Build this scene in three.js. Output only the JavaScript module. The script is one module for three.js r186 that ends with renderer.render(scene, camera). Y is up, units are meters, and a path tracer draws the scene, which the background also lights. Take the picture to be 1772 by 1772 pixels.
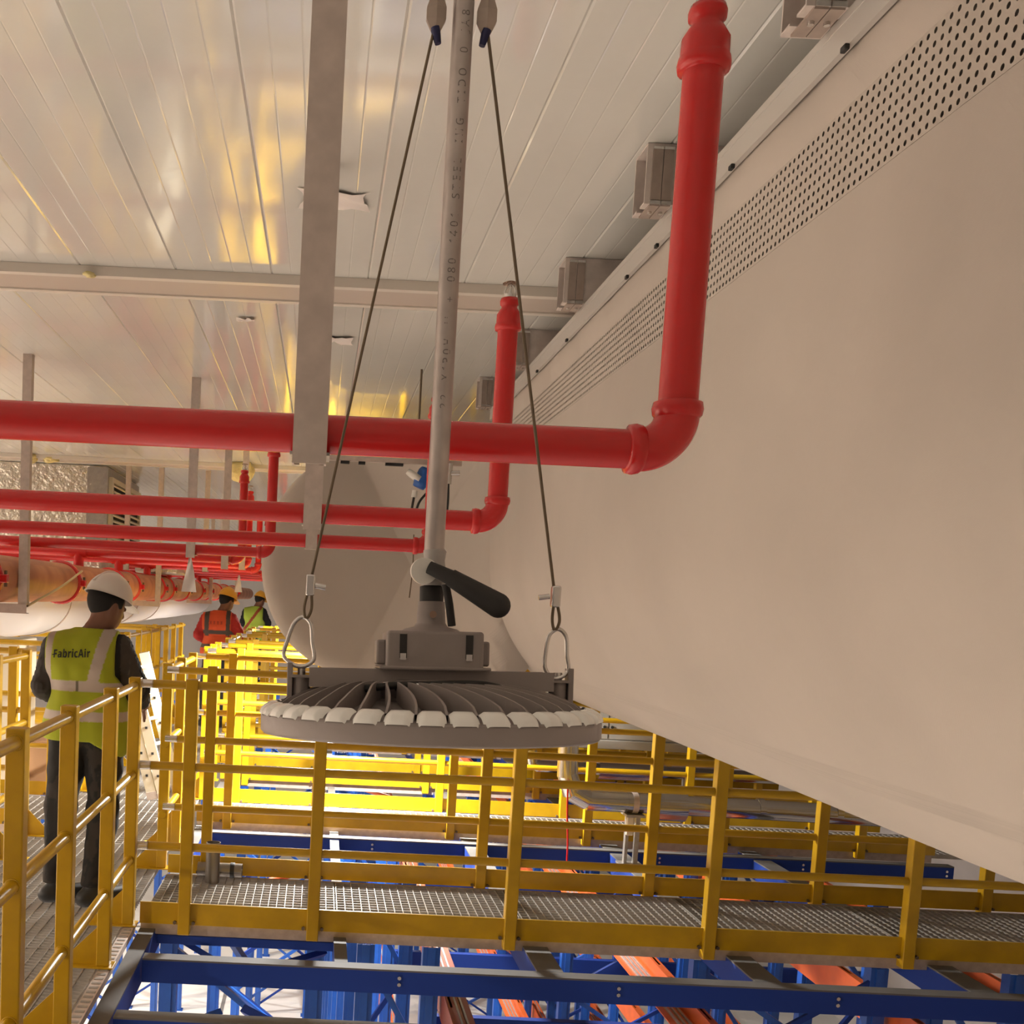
import * as THREE from 'three';
import { mergeGeometries, mergeVertices, toCreasedNormals } from 'three/addons/utils/BufferGeometryUtils.js';
import { RoundedBoxGeometry } from 'three/addons/geometries/RoundedBoxGeometry.js';
import { FontLoader } from 'three/addons/loaders/FontLoader.js';
import { RectAreaLightUniformsLib } from 'three/addons/lights/RectAreaLightUniformsLib.js';

// ---------------------------------------------------------------- camera, exposure
const scene = new THREE.Scene();
const renderer = new THREE.WebGLRenderer({ antialias: true });
renderer.toneMapping = THREE.LinearToneMapping;
renderer.toneMappingExposure = 1.0;
renderer.shadowMap.enabled = true;
RectAreaLightUniformsLib.init();
const LAMP_POWER = 2100;                                  // luminance of each unseen lit high-bay lamp
const LAMP_WARM = new THREE.Color().setRGB(1.0, 0.82, 0.66), LAMP_COOL = new THREE.Color().setRGB(1.0, 0.98, 0.94);   // tints of the unseen lamps: warm out of view, daylight behind the duct end

const camera = new THREE.PerspectiveCamera(2 * Math.atan(1225 / 1843) * 180 / Math.PI, 1, 0.05, 80);
camera.position.set(0, 1.6, 0);
const pitch = Math.atan(170 / 1843);
camera.lookAt(0, 1.6 - Math.sin(pitch), -Math.cos(pitch));
camera.rotateZ(2.7 * Math.PI / 180);
camera.setViewOffset(2450, 2450, 678, 20.2, 1772, 1772);
scene.background = new THREE.Color(0x000000);
// x right, y up (0 = walkway grating), Z below means metres ahead of the camera (three z = -Z)

// ---------------------------------------------------------------- helpers
let seed = 7;
const rnd = () => { seed = (seed * 1664525 + 1013904223) >>> 0; return seed / 4294967296; };
const V = (x, y, Z) => new THREE.Vector3(x, y, -Z);
const names = new Map();
function numbered(n) { const k = names.get(n) || 0; names.set(n, k + 1); return k ? n + '_' + String(k).padStart(3, '0') : n; }
function fin(g) {                                       // plain attributes, uv in metres (box projection)
  if (g.index) g = g.toNonIndexed();
  if (!g.attributes.normal) g.computeVertexNormals();
  for (const k of Object.keys(g.attributes)) if (!['position', 'normal', 'color'].includes(k)) g.deleteAttribute(k);
  const p = g.attributes.position, n = g.attributes.normal, uv = new Float32Array(p.count * 2);
  for (let i = 0; i < p.count; i++) {
    const ax = Math.abs(n.getX(i)), ay = Math.abs(n.getY(i)), az = Math.abs(n.getZ(i));
    const [u, v] = ax >= ay && ax >= az ? [p.getZ(i), p.getY(i)] : ay >= az ? [p.getX(i), p.getZ(i)] : [p.getX(i), p.getY(i)];
    uv[2 * i] = u; uv[2 * i + 1] = v;
  }
  g.setAttribute('uv', new THREE.BufferAttribute(uv, 2));
  return g;
}
function mesh(name, geos, mat, parent) {
  const list = (Array.isArray(geos) ? geos : [geos]).map(fin);
  const m = new THREE.Mesh(list.length > 1 ? mergeGeometries(list) : list[0], mat);
  m.name = name; m.castShadow = m.receiveShadow = true;
  if (parent) parent.add(m); else { m.name = numbered(name); scene.add(m); }
  return m;
}
function tag(o, label, category, group, kind) {
  o.userData.label = label; if (category) o.userData.category = category;
  if (group) o.userData.group = group; if (kind) o.userData.kind = kind;
  return o;
}
function thing(name, label, category, pos = [0, 0, 0], group) {
  const g = new THREE.Group(); g.name = numbered(name); g.position.set(pos[0], pos[1], -pos[2]); scene.add(g);
  return tag(g, label, category, group);
}
function struct(name, geos, mat, label) { const m = mesh(name, geos, mat); m.userData.kind = 'structure'; m.userData.label = label; return m; }
// box from ranges: x0..x1, y0..y1, Z0..Z1 (Z ahead)
const rb = (x0, x1, y0, y1, Z0, Z1, r = 0) => {
  const w = x1 - x0, h = y1 - y0, d = Z1 - Z0;
  const g = r ? new RoundedBoxGeometry(w, h, d, 2, Math.min(r, w / 2.01, h / 2.01, d / 2.01)) : new THREE.BoxGeometry(w, h, d);
  return g.translate((x0 + x1) / 2, (y0 + y1) / 2, -(Z0 + Z1) / 2);
};
function along(g, a, b) {                               // move a geometry built along +y (centred) between a and b
  const d = b.clone().sub(a), q = new THREE.Quaternion().setFromUnitVectors(new THREE.Vector3(0, 1, 0), d.clone().normalize());
  return g.applyQuaternion(q).translate((a.x + b.x) / 2, (a.y + b.y) / 2, (a.z + b.z) / 2);
}
const cyl = (a, b, r, seg = 16, r2 = r, open = false) => along(new THREE.CylinderGeometry(r2, r, a.distanceTo(b), seg, 1, open), a, b);
const bar = (a, b, w, h) => along(new THREE.BoxGeometry(w, a.distanceTo(b), h), a, b);
const tube = (pts, r, n = 24, seg = 8, closed = false) => new THREE.TubeGeometry(new THREE.CatmullRomCurve3(pts, closed, 'centripetal'), n, r, seg, closed);
const lathe = (pts, seg = 24) => new THREE.LatheGeometry(pts.map(p => new THREE.Vector2(p[0], p[1])), seg);
function hollow(a, b, r, wall = 0.003, seg = 16) {      // open tube with wall thickness
  const L = a.distanceTo(b) / 2;
  return along(lathe([[r, -L], [r, L], [r - wall, L], [r - wall, -L], [r, -L]], seg), a, b);
}
function prism(pts, x0, x1) {                           // polygon in (Z,y) extruded along x
  const s = new THREE.Shape(pts.map(p => new THREE.Vector2(-p[0], p[1])));
  return new THREE.ExtrudeGeometry(s, { depth: x1 - x0, bevelEnabled: false }).rotateY(0).applyMatrix4(new THREE.Matrix4().makeBasis(new THREE.Vector3(0, 0, 1), new THREE.Vector3(0, 1, 0), new THREE.Vector3(1, 0, 0))).translate(x0, 0, 0);
}
function grid(nu, nv, f) {                              // parametric sheet, f(i,j) -> [x,y,Z]
  const pos = [], idx = [];
  for (let j = 0; j <= nv; j++) for (let i = 0; i <= nu; i++) { const p = f(i / nu, j / nv); pos.push(p[0], p[1], -p[2]); }
  for (let j = 0; j < nv; j++) for (let i = 0; i < nu; i++) { const a = j * (nu + 1) + i, b = a + 1, c = a + nu + 1, d = c + 1; idx.push(a, b, d, a, d, c); }
  const g = new THREE.BufferGeometry(); g.setAttribute('position', new THREE.Float32BufferAttribute(pos, 3)); g.setIndex(idx); g.computeVertexNormals();
  return g;
}
function copyOf(src, pos, label, group) {
  const c = src.clone(); c.name = numbered(src.name.replace(/_\d{3}$/, '')); c.position.set(pos[0], pos[1], -pos[2]); scene.add(c);
  c.userData = { ...src.userData }; if (label) c.userData.label = label; if (group) c.userData.group = group;
  return c;
}

// ---------------------------------------------------------------- textures, materials
const NS = 256, lattice = new Float32Array(NS * NS); for (let i = 0; i < NS * NS; i++) lattice[i] = rnd();
function vnoise(x, y, per) {
  const xi = Math.floor(x), yi = Math.floor(y), fx = x - xi, fy = y - yi, s = t => t * t * (3 - 2 * t);
  const at = (a, b) => lattice[(((b % per) + per) % per) * NS + (((a % per) + per) % per)];
  const u = s(fx), v = s(fy);
  return (at(xi, yi) * (1 - u) + at(xi + 1, yi) * u) * (1 - v) + (at(xi, yi + 1) * (1 - u) + at(xi + 1, yi + 1) * u) * v;
}
function fbm(u, v, base, oct) { let s = 0, a = 0.5, t = 0; for (let o = 0, p = base; o < oct; o++, p *= 2, a *= 0.55) { s += a * vnoise(u * p, v * p, Math.min(p, NS)); t += a; } return s / t; }
function dataTex(size, f, rep, srgb) {
  const d = new Uint8Array(size * size * 4);
  for (let j = 0; j < size; j++) for (let i = 0; i < size; i++) { const c = f(i / size, j / size); for (let k = 0; k < 3; k++) d[(j * size + i) * 4 + k] = Math.max(0, Math.min(255, 255 * (Array.isArray(c) ? c[k] : c))); d[(j * size + i) * 4 + 3] = 255; }
  const t = new THREE.DataTexture(d, size, size); t.wrapS = t.wrapT = THREE.RepeatWrapping; t.magFilter = THREE.LinearFilter; t.minFilter = THREE.LinearMipmapLinearFilter; t.generateMipmaps = true;
  t.repeat.set(rep, rep); if (srgb) t.colorSpace = THREE.SRGBColorSpace; t.needsUpdate = true; return t;
}
const rgb = (r, g, b) => new THREE.Color().setRGB(r, g, b);
const M = {};
const std = (o) => new THREE.MeshStandardMaterial(o);
const wearTex = dataTex(256, (u, v) => 0.86 + 0.14 * fbm(u, v, 8, 5), 1.3, true);
const spangle = dataTex(256, (u, v) => { const a = fbm(u, v, 24, 3), b = fbm(u + .3, v + .7, 6, 4); return 0.62 + 0.3 * a + 0.2 * (b - .5); }, 4, true);
const roughVar = dataTex(256, (u, v) => 0.75 + 0.25 * fbm(u, v, 10, 4), 1.7);
const weave = dataTex(128, (u, v) => 0.5 + 0.25 * Math.sin(u * Math.PI * 64) * Math.sin(v * Math.PI * 64) + 0.25 * fbm(u, v, 16, 3), 9);
const cloudy = dataTex(256, (u, v) => 0.93 + 0.07 * fbm(u, v, 4, 5), 0.6, true);
const orange_peel = dataTex(256, (u, v) => fbm(u, v, 48, 2), 4);
M.yellow = std({ color: rgb(0.56, 0.33, 0.006), roughness: 0.36, map: wearTex, roughnessMap: roughVar });
M.red = std({ color: rgb(0.56, 0.015, 0.015), roughness: 0.24 });
M.primer = std({ color: rgb(0.52, 0.21, 0.10), roughness: 0.5, map: dataTex(256, (u, v) => { const n = fbm(u, v, 5, 5); return [0.75 + .35 * n, 0.6 + .55 * n, 0.55 + .6 * n]; }, 1.2, true) });
const spangleSoft = dataTex(256, (u, v) => 0.86 + 0.14 * fbm(u, v, 14, 4), 3, true);
M.galvPale = std({ color: rgb(0.74, 0.66, 0.61), roughness: 0.45, metalness: 0.2, map: spangleSoft });
M.grate = std({ color: rgb(0.36, 0.33, 0.29), roughness: 0.5, metalness: 0.35, map: spangleSoft });
M.plate = std({ color: rgb(0.42, 0.34, 0.29), roughness: 0.5, metalness: 0.15, map: spangleSoft });
M.darkSteel = std({ color: rgb(0.22, 0.20, 0.18), roughness: 0.3, metalness: 0.8 });
M.conduit = std({ color: rgb(0.52, 0.46, 0.43), roughness: 0.36, metalness: 0.65, map: spangleSoft });
M.galv = std({ color: rgb(0.46, 0.44, 0.42), roughness: 0.48, metalness: 0.55, map: spangleSoft });
M.galvDull = std({ color: rgb(0.64, 0.54, 0.48), roughness: 0.55, metalness: 0.1, map: spangleSoft });
M.alu = std({ color: rgb(0.62, 0.60, 0.57), roughness: 0.42, metalness: 0.5 });
M.steel = std({ color: rgb(0.66, 0.64, 0.62), roughness: 0.25, metalness: 0.95 });
M.wire = std({ color: rgb(0.16, 0.12, 0.08), roughness: 0.5, metalness: 0.6 });
M.ceil = new THREE.MeshPhysicalMaterial({ color: rgb(0.70, 0.70, 0.66), roughness: 0.09, ior: 1.8, map: cloudy });
M.ceilSlab = std({ color: rgb(0.5, 0.48, 0.45), roughness: 0.8 });
M.wall = std({ color: rgb(0.68, 0.65, 0.63), roughness: 0.55, map: cloudy });
M.joint = std({ color: rgb(0.52, 0.45, 0.39), roughness: 0.45 });
M.jointLip = std({ color: rgb(0.68, 0.63, 0.56), roughness: 0.35 });
M.fabric = std({ color: rgb(0.52, 0.465, 0.41), roughness: 0.95, bumpMap: weave, bumpScale: 0.0004, map: cloudy });
M.fabricWhite = std({ color: rgb(0.80, 0.79, 0.79), roughness: 0.9, bumpMap: weave, bumpScale: 0.0003 });
M.lamp = std({ color: rgb(0.29, 0.25, 0.235), roughness: 0.5, bumpMap: orange_peel, bumpScale: 0.0002 });
M.lampPad = std({ color: rgb(0.88, 0.88, 0.85), roughness: 0.22 });
M.lens = std({ color: rgb(0.8, 0.8, 0.78), roughness: 0.4 });
M.lensWarm = std({ color: rgb(0.8, 0.8, 0.78), roughness: 0.4, emissive: LAMP_WARM, emissiveIntensity: 6 });
M.lensCool = std({ color: rgb(0.8, 0.8, 0.78), roughness: 0.4, emissive: LAMP_COOL, emissiveIntensity: 6 });
M.chip = std({ color: rgb(0.8, 0.8, 0.8), roughness: 0.12, metalness: 1 });
M.black = std({ color: rgb(0.012, 0.012, 0.012), roughness: 0.55 });
M.rubber = std({ color: rgb(0.02, 0.019, 0.018), roughness: 0.7 });
M.whitePlastic = std({ color: rgb(0.72, 0.70, 0.65), roughness: 0.45 });
M.bluePlastic = std({ color: rgb(0.01, 0.09, 0.36), roughness: 0.4 });
M.navyTape = std({ color: rgb(0.008, 0.01, 0.06), roughness: 0.5 });
M.navy = new THREE.MeshPhysicalMaterial({ color: rgb(0.014, 0.042, 0.24), roughness: 0.6, specularIntensity: 0.35 });
M.navyDusty = std({ color: rgb(0.13, 0.12, 0.11), roughness: 0.75, map: wearTex });
M.blue = std({ color: rgb(0.015, 0.10, 0.46), roughness: 0.38, map: wearTex });  // same paint as navy, its brightly lit look put into the colour
M.orange = std({ color: rgb(0.72, 0.13, 0.025), roughness: 0.42, map: wearTex });
M.brown = std({ color: rgb(0.30, 0.07, 0.03), roughness: 0.5, map: wearTex });
M.floor = std({ color: rgb(0.80, 0.80, 0.79), roughness: 0.55, map: cloudy });
M.floorLine = std({ color: rgb(0.2, 0.2, 0.2), roughness: 0.7 });
M.foil = std({ color: rgb(0.70, 0.66, 0.58), roughness: 0.28, metalness: 0.85, bumpMap: dataTex(256, (u, v) => fbm(u, v, 14, 4), 2), bumpScale: 0.02 });
M.clad = std({ color: rgb(0.52, 0.50, 0.48), roughness: 0.15, metalness: 1 });
M.cream = std({ color: rgb(0.70, 0.64, 0.50), roughness: 0.5 });
M.ahu = std({ color: rgb(0.34, 0.31, 0.27), roughness: 0.55, map: cloudy });
M.card = std({ color: rgb(0.36, 0.20, 0.10), roughness: 0.9 });
M.foam = std({ color: rgb(0.72, 0.62, 0.30), roughness: 0.95 });
M.film = std({ color: rgb(0.82, 0.76, 0.72), roughness: 0.35, side: THREE.DoubleSide });
M.rope = std({ color: rgb(0.62, 0.50, 0.30), roughness: 0.9 });
M.skin = std({ color: rgb(0.17, 0.075, 0.045), roughness: 0.55 });
M.hair = std({ color: rgb(0.005, 0.0045, 0.004), roughness: 0.85 });
M.cloth = std({ vertexColors: true, roughness: 0.92, bumpMap: weave, bumpScale: 0.0004 });
M.helmetWhite = std({ color: rgb(0.66, 0.62, 0.57), roughness: 0.35 });
M.helmetYellow = std({ color: rgb(0.75, 0.38, 0.02), roughness: 0.35 });
M.print = std({ color: rgb(0.012, 0.014, 0.012), roughness: 0.8 });
M.printRed = std({ color: rgb(0.16, 0.02, 0.015), roughness: 0.8 });
M.stencil = std({ color: rgb(0.16, 0.14, 0.13), roughness: 0.7 });
M.brass = std({ color: rgb(0.30, 0.20, 0.15), roughness: 0.4, metalness: 0.8 });
const font = await new FontLoader().loadAsync('fonts/droid/droid_sans_bold.typeface.json');
const fontR = await new FontLoader().loadAsync('fonts/droid/droid_sans_regular.typeface.json');

// ---------------------------------------------------------------- room shell
const CEIL = 2.63, FLOOR = -5;
struct('floor', rb(-11, 9, FLOOR - 0.3, FLOOR, -14.5, 31), M.floor, 'pale smooth concrete hall floor far below the walkways');
const ceiling = struct('ceiling', rb(-11, 9, CEIL + 0.028, CEIL + 0.3, -14.5, 31), M.ceilSlab, 'glossy off-white insulated panel ceiling with long ribbed planks');
struct('wall_left', rb(-11.3, -11, FLOOR, CEIL + 0.3, -14.5, 31), M.wall, 'pale insulated panel side wall of the hall');
struct('wall_right', rb(9, 9.3, FLOOR, CEIL + 0.3, -14.5, 31), M.wall, 'pale insulated panel side wall behind the fabric duct');
struct('wall_back', rb(-11, 9, FLOOR, CEIL + 0.3, -14.8, -14.5), M.wall, 'pale insulated panel wall behind the viewer');
const wallFar = struct('wall_far', rb(-11, 9, FLOOR, CEIL + 0.3, 31, 31.3), M.wall, 'pale insulated panel end wall of the hall');
// ribbed ceiling planks: cross-section in x, extruded along z
{
  const W = 0.31, T = 0.03;
  const prof = [];
  const ribs = 5;
  prof.push([0.0001, T], [0.0001, 0.0026], [0.0045, 0]);
  for (let k = 1; k < ribs; k++) { const x = k * W / ribs; prof.push([x - 0.0025, 0], [x, 0.0005], [x + 0.0025, 0]); }
  prof.push([W - 0.0045, 0], [W - 0.0001, 0.0026], [W - 0.0001, T]);
  const shape = new THREE.Shape(prof.map(p => new THREE.Vector2(p[0], p[1])));
  const zs = [-1.41, 3.65, 8.69, 13.7, 18.7, 23.7, 30.9];
  const cache = zs.slice(1).map((z, i) => fin(new THREE.ExtrudeGeometry(shape, { depth: z - zs[i] - 0.01, bevelEnabled: false })));
  for (let b = 0; b < zs.length - 1; b++) for (let i = -21; i < 9; i++) {
    const m = new THREE.Mesh(cache[b], M.ceil); m.name = 'ceiling_plank'; m.castShadow = m.receiveShadow = true;
    m.position.set(0.105 + i * W, CEIL, -zs[b + 1] + 0.005); ceiling.add(m);
  }
  for (const z of [3.65, 8.69, 13.7, 18.7, 23.7]) {     // hanging joint profiles across the planks
    const t = thing('joint_profile', 'beige metal ' + ({ 3.65: 'joint profile across ceiling planks above the hanging lamp', 8.69: 'joint profile across ceiling planks with a foam blob over a strut', 13.7: 'joint profile across the ceiling just past the foil duct', 18.7: 'joint profile across the far ceiling planks', 23.7: 'joint profile across the last ceiling planks' })[z], 'ceiling profile', [0, 0, 0]);
    mesh('web', rb(-6.4, 2.9, CEIL - 0.026, CEIL - 0.0005, z - 0.085, z + 0.085), M.joint, t);
    mesh('lip', rb(-6.4, 2.9, CEIL - 0.031, CEIL - 0.0005, z - 0.115, z - 0.085), M.jointLip, t);
    mesh('lip', rb(-6.4, 2.9, CEIL - 0.031, CEIL - 0.0005, z + 0.085, z + 0.115), M.jointLip, t);
  }
}
// foam blobs and film scraps on the ceiling
{
  const blob = (x, y, Z, r, lab, drip) => {
    const g = new THREE.IcosahedronGeometry(r, 3), p = g.attributes.position;
    for (let i = 0; i < p.count; i++) { const v = new THREE.Vector3().fromBufferAttribute(p, i), k = 0.75 + 0.5 * vnoise(v.x / r * 2 + x * 9 + 20, v.z / r * 2 + v.y / r * 1.7 + 20, 64); p.setXYZ(i, v.x * k * 1.2, v.y * k * (drip || 0.6), v.z * k); }
    g.computeVertexNormals(); const m = mesh('foam_blob', g.translate(x, y, -Z), M.foam); tag(m, lab, 'foam', 'expanding foam on the ceiling joints');
  };
  blob(0.375, CEIL - 0.035, 3.56, 0.02, 'small yellow foam blob on the ceiling joint beside a sprinkler');
  blob(0.40, CEIL - 0.005, 3.84, 0.014, 'tiny yellow foam scrap just past the ceiling joint');
  blob(-0.79, CEIL - 0.03, 3.53, 0.016, 'small foam dab on the joint at the brightest plank seam');
  blob(-0.67, CEIL - 0.06, 8.5, 0.085, 'large yellow foam cone around a strut at the ceiling joint', 1.0);
  blob(-2.36, CEIL - 0.03, 8.6, 0.06, 'yellow foam lump on the joint beside the trapeze strut');
  blob(-2.2, CEIL - 0.03, 8.62, 0.05, 'second yellow foam lump on the joint beside the trapeze strut');
  const scrap = (x, Z, w, d, lab) => {
    const g = grid(8, 6, (u, v) => { const n = vnoise(u * 5 + x * 7 + 9, v * 5 + Z * 3, 64); return [x + (u - .5) * w * (0.7 + .5 * vnoise(v * 4 + x + 7, Z, 64)), CEIL - 0.002 - 0.012 * n, Z + (v - .5) * d * (0.7 + .6 * vnoise(u * 4 + Z, x + 9, 64))]; });
    tag(mesh('film_scrap', g, M.film), lab, 'plastic film', 'torn protective film on the ceiling');
  };
  scrap(-0.015, 2.86, 0.17, 0.11, 'crumpled torn film stuck to ceiling behind the wide grey strut');
  scrap(0.02, 4.35, 0.12, 0.10, 'small torn film scrap on ceiling past the joint profile');
  scrap(-0.33, 4.1, 0.07, 0.05, 'tiny shred of torn film on ceiling past the joint profile');
}

// ---------------------------------------------------------------- big fabric duct with perforations
const DZ0 = -1.2, DZ1 = 4.96;
const bigDuct = thing('fabric_duct', 'huge beige fabric air duct with a perforated band and a rounded branch end', 'fabric duct');
{
  const t = bigDuct;
  const cx = 1.43, cy = 1.81, R = 0.67;
  const pt = (s) => {                                   // s 0..1 from under the perforated band round to the far rail
    const a0 = 2.24 - cy, arc = Math.PI * R, b0 = 2.44 - cy, L = a0 + arc + b0; let d = s * L;
    if (d < a0) return [cx - R - 0.006 * Math.sin(Math.PI * d / a0), 2.24 - d];
    d -= a0; if (d < arc) { const a = Math.PI + d / R; return [cx + R * Math.cos(a), cy + R * Math.sin(a)]; }
    d -= arc; return [cx + R, cy + d];
  };
  mesh('duct_body', grid(120, 60, (u, v) => {
    const [x, y] = pt(v), Z = DZ0 + (DZ1 - DZ0) * u, n = fbm(Z / 8 + 3, v * 0.9 + .1, 8, 2) - 0.5, w = 0.010 * n * Math.min(1, v * 6);
    const dx = cx - x, dy = cy - y, l = Math.hypot(dx, dy) || 1; return [x + dx / l * w, y + dy / l * w, Z];
  }), M.fabric, t);
  // perforated band, real round holes
  const ys0 = 2.24, rows = 8, ch = 0.017, cz = 0.0172, hr = 0.0041, pos = [];
  const X = cx - R, quad = (a, b, c, d) => { for (const p of [a, c, b, a, d, c]) pos.push(X - 0.0005, p[1], -p[0]); };
  const zA = 0.55, zB = 4.78;
  for (let r = 0; r < rows; r++) {
    const y0 = ys0 + r * ch, y1 = y0 + ch, off = 0; let z = zA - off;
    for (; z < zB; z += cz) {
      const cy2 = (y0 + y1) / 2, cz2 = z + cz / 2, N = 8, hole = [], edge = [];
      for (let k = 0; k <= N; k++) {
        const a = k / N * 2 * Math.PI + Math.PI / 8, c = Math.cos(a), s = Math.sin(a); hole.push([cz2 + hr * c, cy2 + hr * s]);
        const m = 1 / Math.max(Math.abs(c), Math.abs(s)); edge.push([cz2 + Math.max(-1, Math.min(1, c * m)) * cz / 2, cy2 + Math.max(-1, Math.min(1, s * m)) * ch / 2]);
      }
      for (let k = 0; k < N; k++) quad(edge[k], edge[k + 1], hole[k + 1], hole[k]);
      // square corners left over by the octagon
      for (let k = 0; k < N; k++) { const e0 = edge[k], e1 = edge[k + 1]; if (Math.abs(e0[0] - e1[0]) > 1e-6 && Math.abs(e0[1] - e1[1]) > 1e-6) { const c = [Math.abs(e0[0] - cz2) > Math.abs(e1[0] - cz2) ? e0[0] : e1[0], Math.abs(e0[1] - cy2) > Math.abs(e1[1] - cy2) ? e0[1] : e1[1]]; for (const p of [e0, e1, c]) pos.push(X - 0.0005, p[1], -p[0]); } }
    }
  }
  const g = new THREE.BufferGeometry(); g.setAttribute('position', new THREE.Float32BufferAttribute(pos, 3));
  const nn = new Float32Array(pos.length); for (let i = 0; i < nn.length; i += 3) nn[i] = -1; g.setAttribute('normal', new THREE.BufferAttribute(nn, 3));
  const band = mesh('perforated_band', g, M.fabric, t); band.userData.label = 'band of small round air holes in staggered rows';
  mesh('band_end', rb(X - .0004, X + 0.0003, 2.24, 2.376, DZ0, zA - .015), M.fabric, t); mesh('band_end', rb(X - .0004, X + 0.0003, 2.24, 2.376, zB + .03, DZ1), M.fabric, t);
  mesh('duct_top', rb(X + .003, cx + R, 2.44, 2.446, DZ0, DZ1), M.fabric, t);
  // skirt with scalloped puckers between the seam and the rail
  mesh('skirt', grid(160, 6, (u, v) => { const Z = DZ0 + (DZ1 - DZ0) * u, hook = (Z % 0.4) / 0.4 - .5, pull = Math.exp(-hook * hook * 60); return [X - 0.006 * v - 0.010 * Math.sin(Math.PI * Math.min(1, v * 1.1)) * (1 - pull * .8), 2.376 + v * (2.474 - 2.376), Z]; }), M.fabric, t).userData.label = 'plain puckered fabric skirt below the rail';
  mesh('end_panel', rb(X + .02, cx + R - .02, 1.6, 2.42, DZ1 - .02, DZ1), M.fabric, t);
}
{
  const t = thing('duct_rail', 'aluminium hanging rail holding the skirt of the perforated fabric duct', 'rail');
  mesh('rail_profile', [rb(0.735, 0.79, 2.486, 2.4995, DZ0, 4.99), rb(0.736, 0.746, 2.446, 2.486, DZ0, 4.99), rb(0.776, 0.786, 2.448, 2.486, DZ0, 4.99)], M.alu, t);
  for (const Z of [0.85, 1.25, 1.655, 2.09, 2.54, 2.78, 3.44, 3.9, 4.4]) mesh('clip', rb(0.730, 0.738, 2.438, 2.447, Z - .008, Z + .008, 0.002), M.black, t);
}
{ // galvanised cross channels carrying the rail
  const g0 = thing('cross_channel', 'galvanised cross channel end above the reducer of the tall red riser', 'steel channel', [0, 0, 1.70], 'cross channels above the duct rail');
  const x0 = 0.672, x1 = 2.15, y0 = 2.50, y1 = CEIL - 0.001, d = 0.045, w = 0.004;
  mesh('channel', [rb(x0, x1, y0, y1, -d, -d + w), rb(x0, x1, y0, y1, d - w, d), rb(x0, x1, y1 - w, y1, -d + w, d - w), rb(x0, x1, y0, y0 + w, -d + w, -0.012), rb(x0, x1, y0, y0 + w, 0.012, d - w)], M.galvPale, g0);
  for (const k of [0, 1]) {
    const pl = mesh('splice_plate', [rb(x0 + .012 + k * .024, x0 + .034 + k * .024, y0 + .008, y1 - .012, -d - .004, -d), rb(x0 + .012 + k * .024, x0 + .034 + k * .024, y0 - .004, y0, -d, d - .01)], M.plate, g0);
    for (const [ya, yb] of [[y0 - .002, y0 + .006], [y1 - .014, y1 - .008]]) mesh('bend', rb(x0 + .012 + k * .024, x0 + .034 + k * .024, ya, yb, -d - .005, -d), M.steel, pl);
    mesh('screw', cyl(new THREE.Vector3(x0 + .023 + k * .024, y0 - .004, 0.01), new THREE.Vector3(x0 + .023 + k * .024, y0 - .009, 0.01), .005, 6), M.steel, pl);
  }
  for (const [Z, l] of [[2.49, 'galvanised cross channel end beside the middle of the tall red riser'], [3.28, 'galvanised cross channel end where the joint profile meets the duct rail'], [4.11, 'galvanised cross channel end just behind the second red riser'], [4.97, 'galvanised cross channel end at the far end of the duct rail']]) copyOf(g0, [0, 0, Z], l);
}
// second fabric duct, rounded end facing the lamp
{
  const t = bigDuct;
  const c = [0.45, 1.785], N = 96, ring = [];
  for (let k = 0; k < N; k++) {
    const a = k / N * 2 * Math.PI, cs = Math.cos(a), sn = Math.sin(a);
    const x = cs < 0 ? 0.20 + 0.52 * cs : 0.75 + 0.35 * cs; ring.push([x, 1.785 + 0.585 * sn]);
  }
  const zf = x => 5.56 - 0.05 * (x + 0.32) - (x > 0.40 ? 4.4 * Math.pow(Math.min(x, 0.80) - 0.40, 2) : 0);   // concave turn where the branch meets the big duct
  const rr = 0.09, layers = [];
  layers.push(s => [1, 1.2]); layers.push(s => [1, rr]);
  for (let k = 1; k <= 6; k++) { const a = k / 6 * Math.PI / 2; layers.push(() => [1 - (rr / 0.62) * (1 - Math.cos(a)), rr * (1 - Math.sin(a))]); }
  for (let k = 1; k <= 8; k++) layers.push(() => [(1 - rr / 0.62) * (1 - k / 8), -0.045 * Math.sin(k / 8 * Math.PI / 2)]);
  const nL = layers.length - 1;
  mesh('branch_end', grid(N, nL, (u, v) => {
    const k = Math.round(u * N) % N, [s, dz] = layers[Math.round(v * nL)](), p = ring[k];
    const x = c[0] + (p[0] - c[0]) * s, y = c[1] + (p[1] - c[1]) * s;
    const lower = Math.max(0, -(p[1] - 1.6) * 1.6) * Math.max(0, -(p[0] - 0.1) * 3), fold = s > 0.55 ? lower * 0.030 * Math.sin(k * 1.35 + s * 9) * (s - .55) * 2.2 : 0;
    return [x, y, (s === 1 && dz > 1 ? 6.75 : zf(x) + dz + fold)];
  }), M.fabric, t);
}
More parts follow.
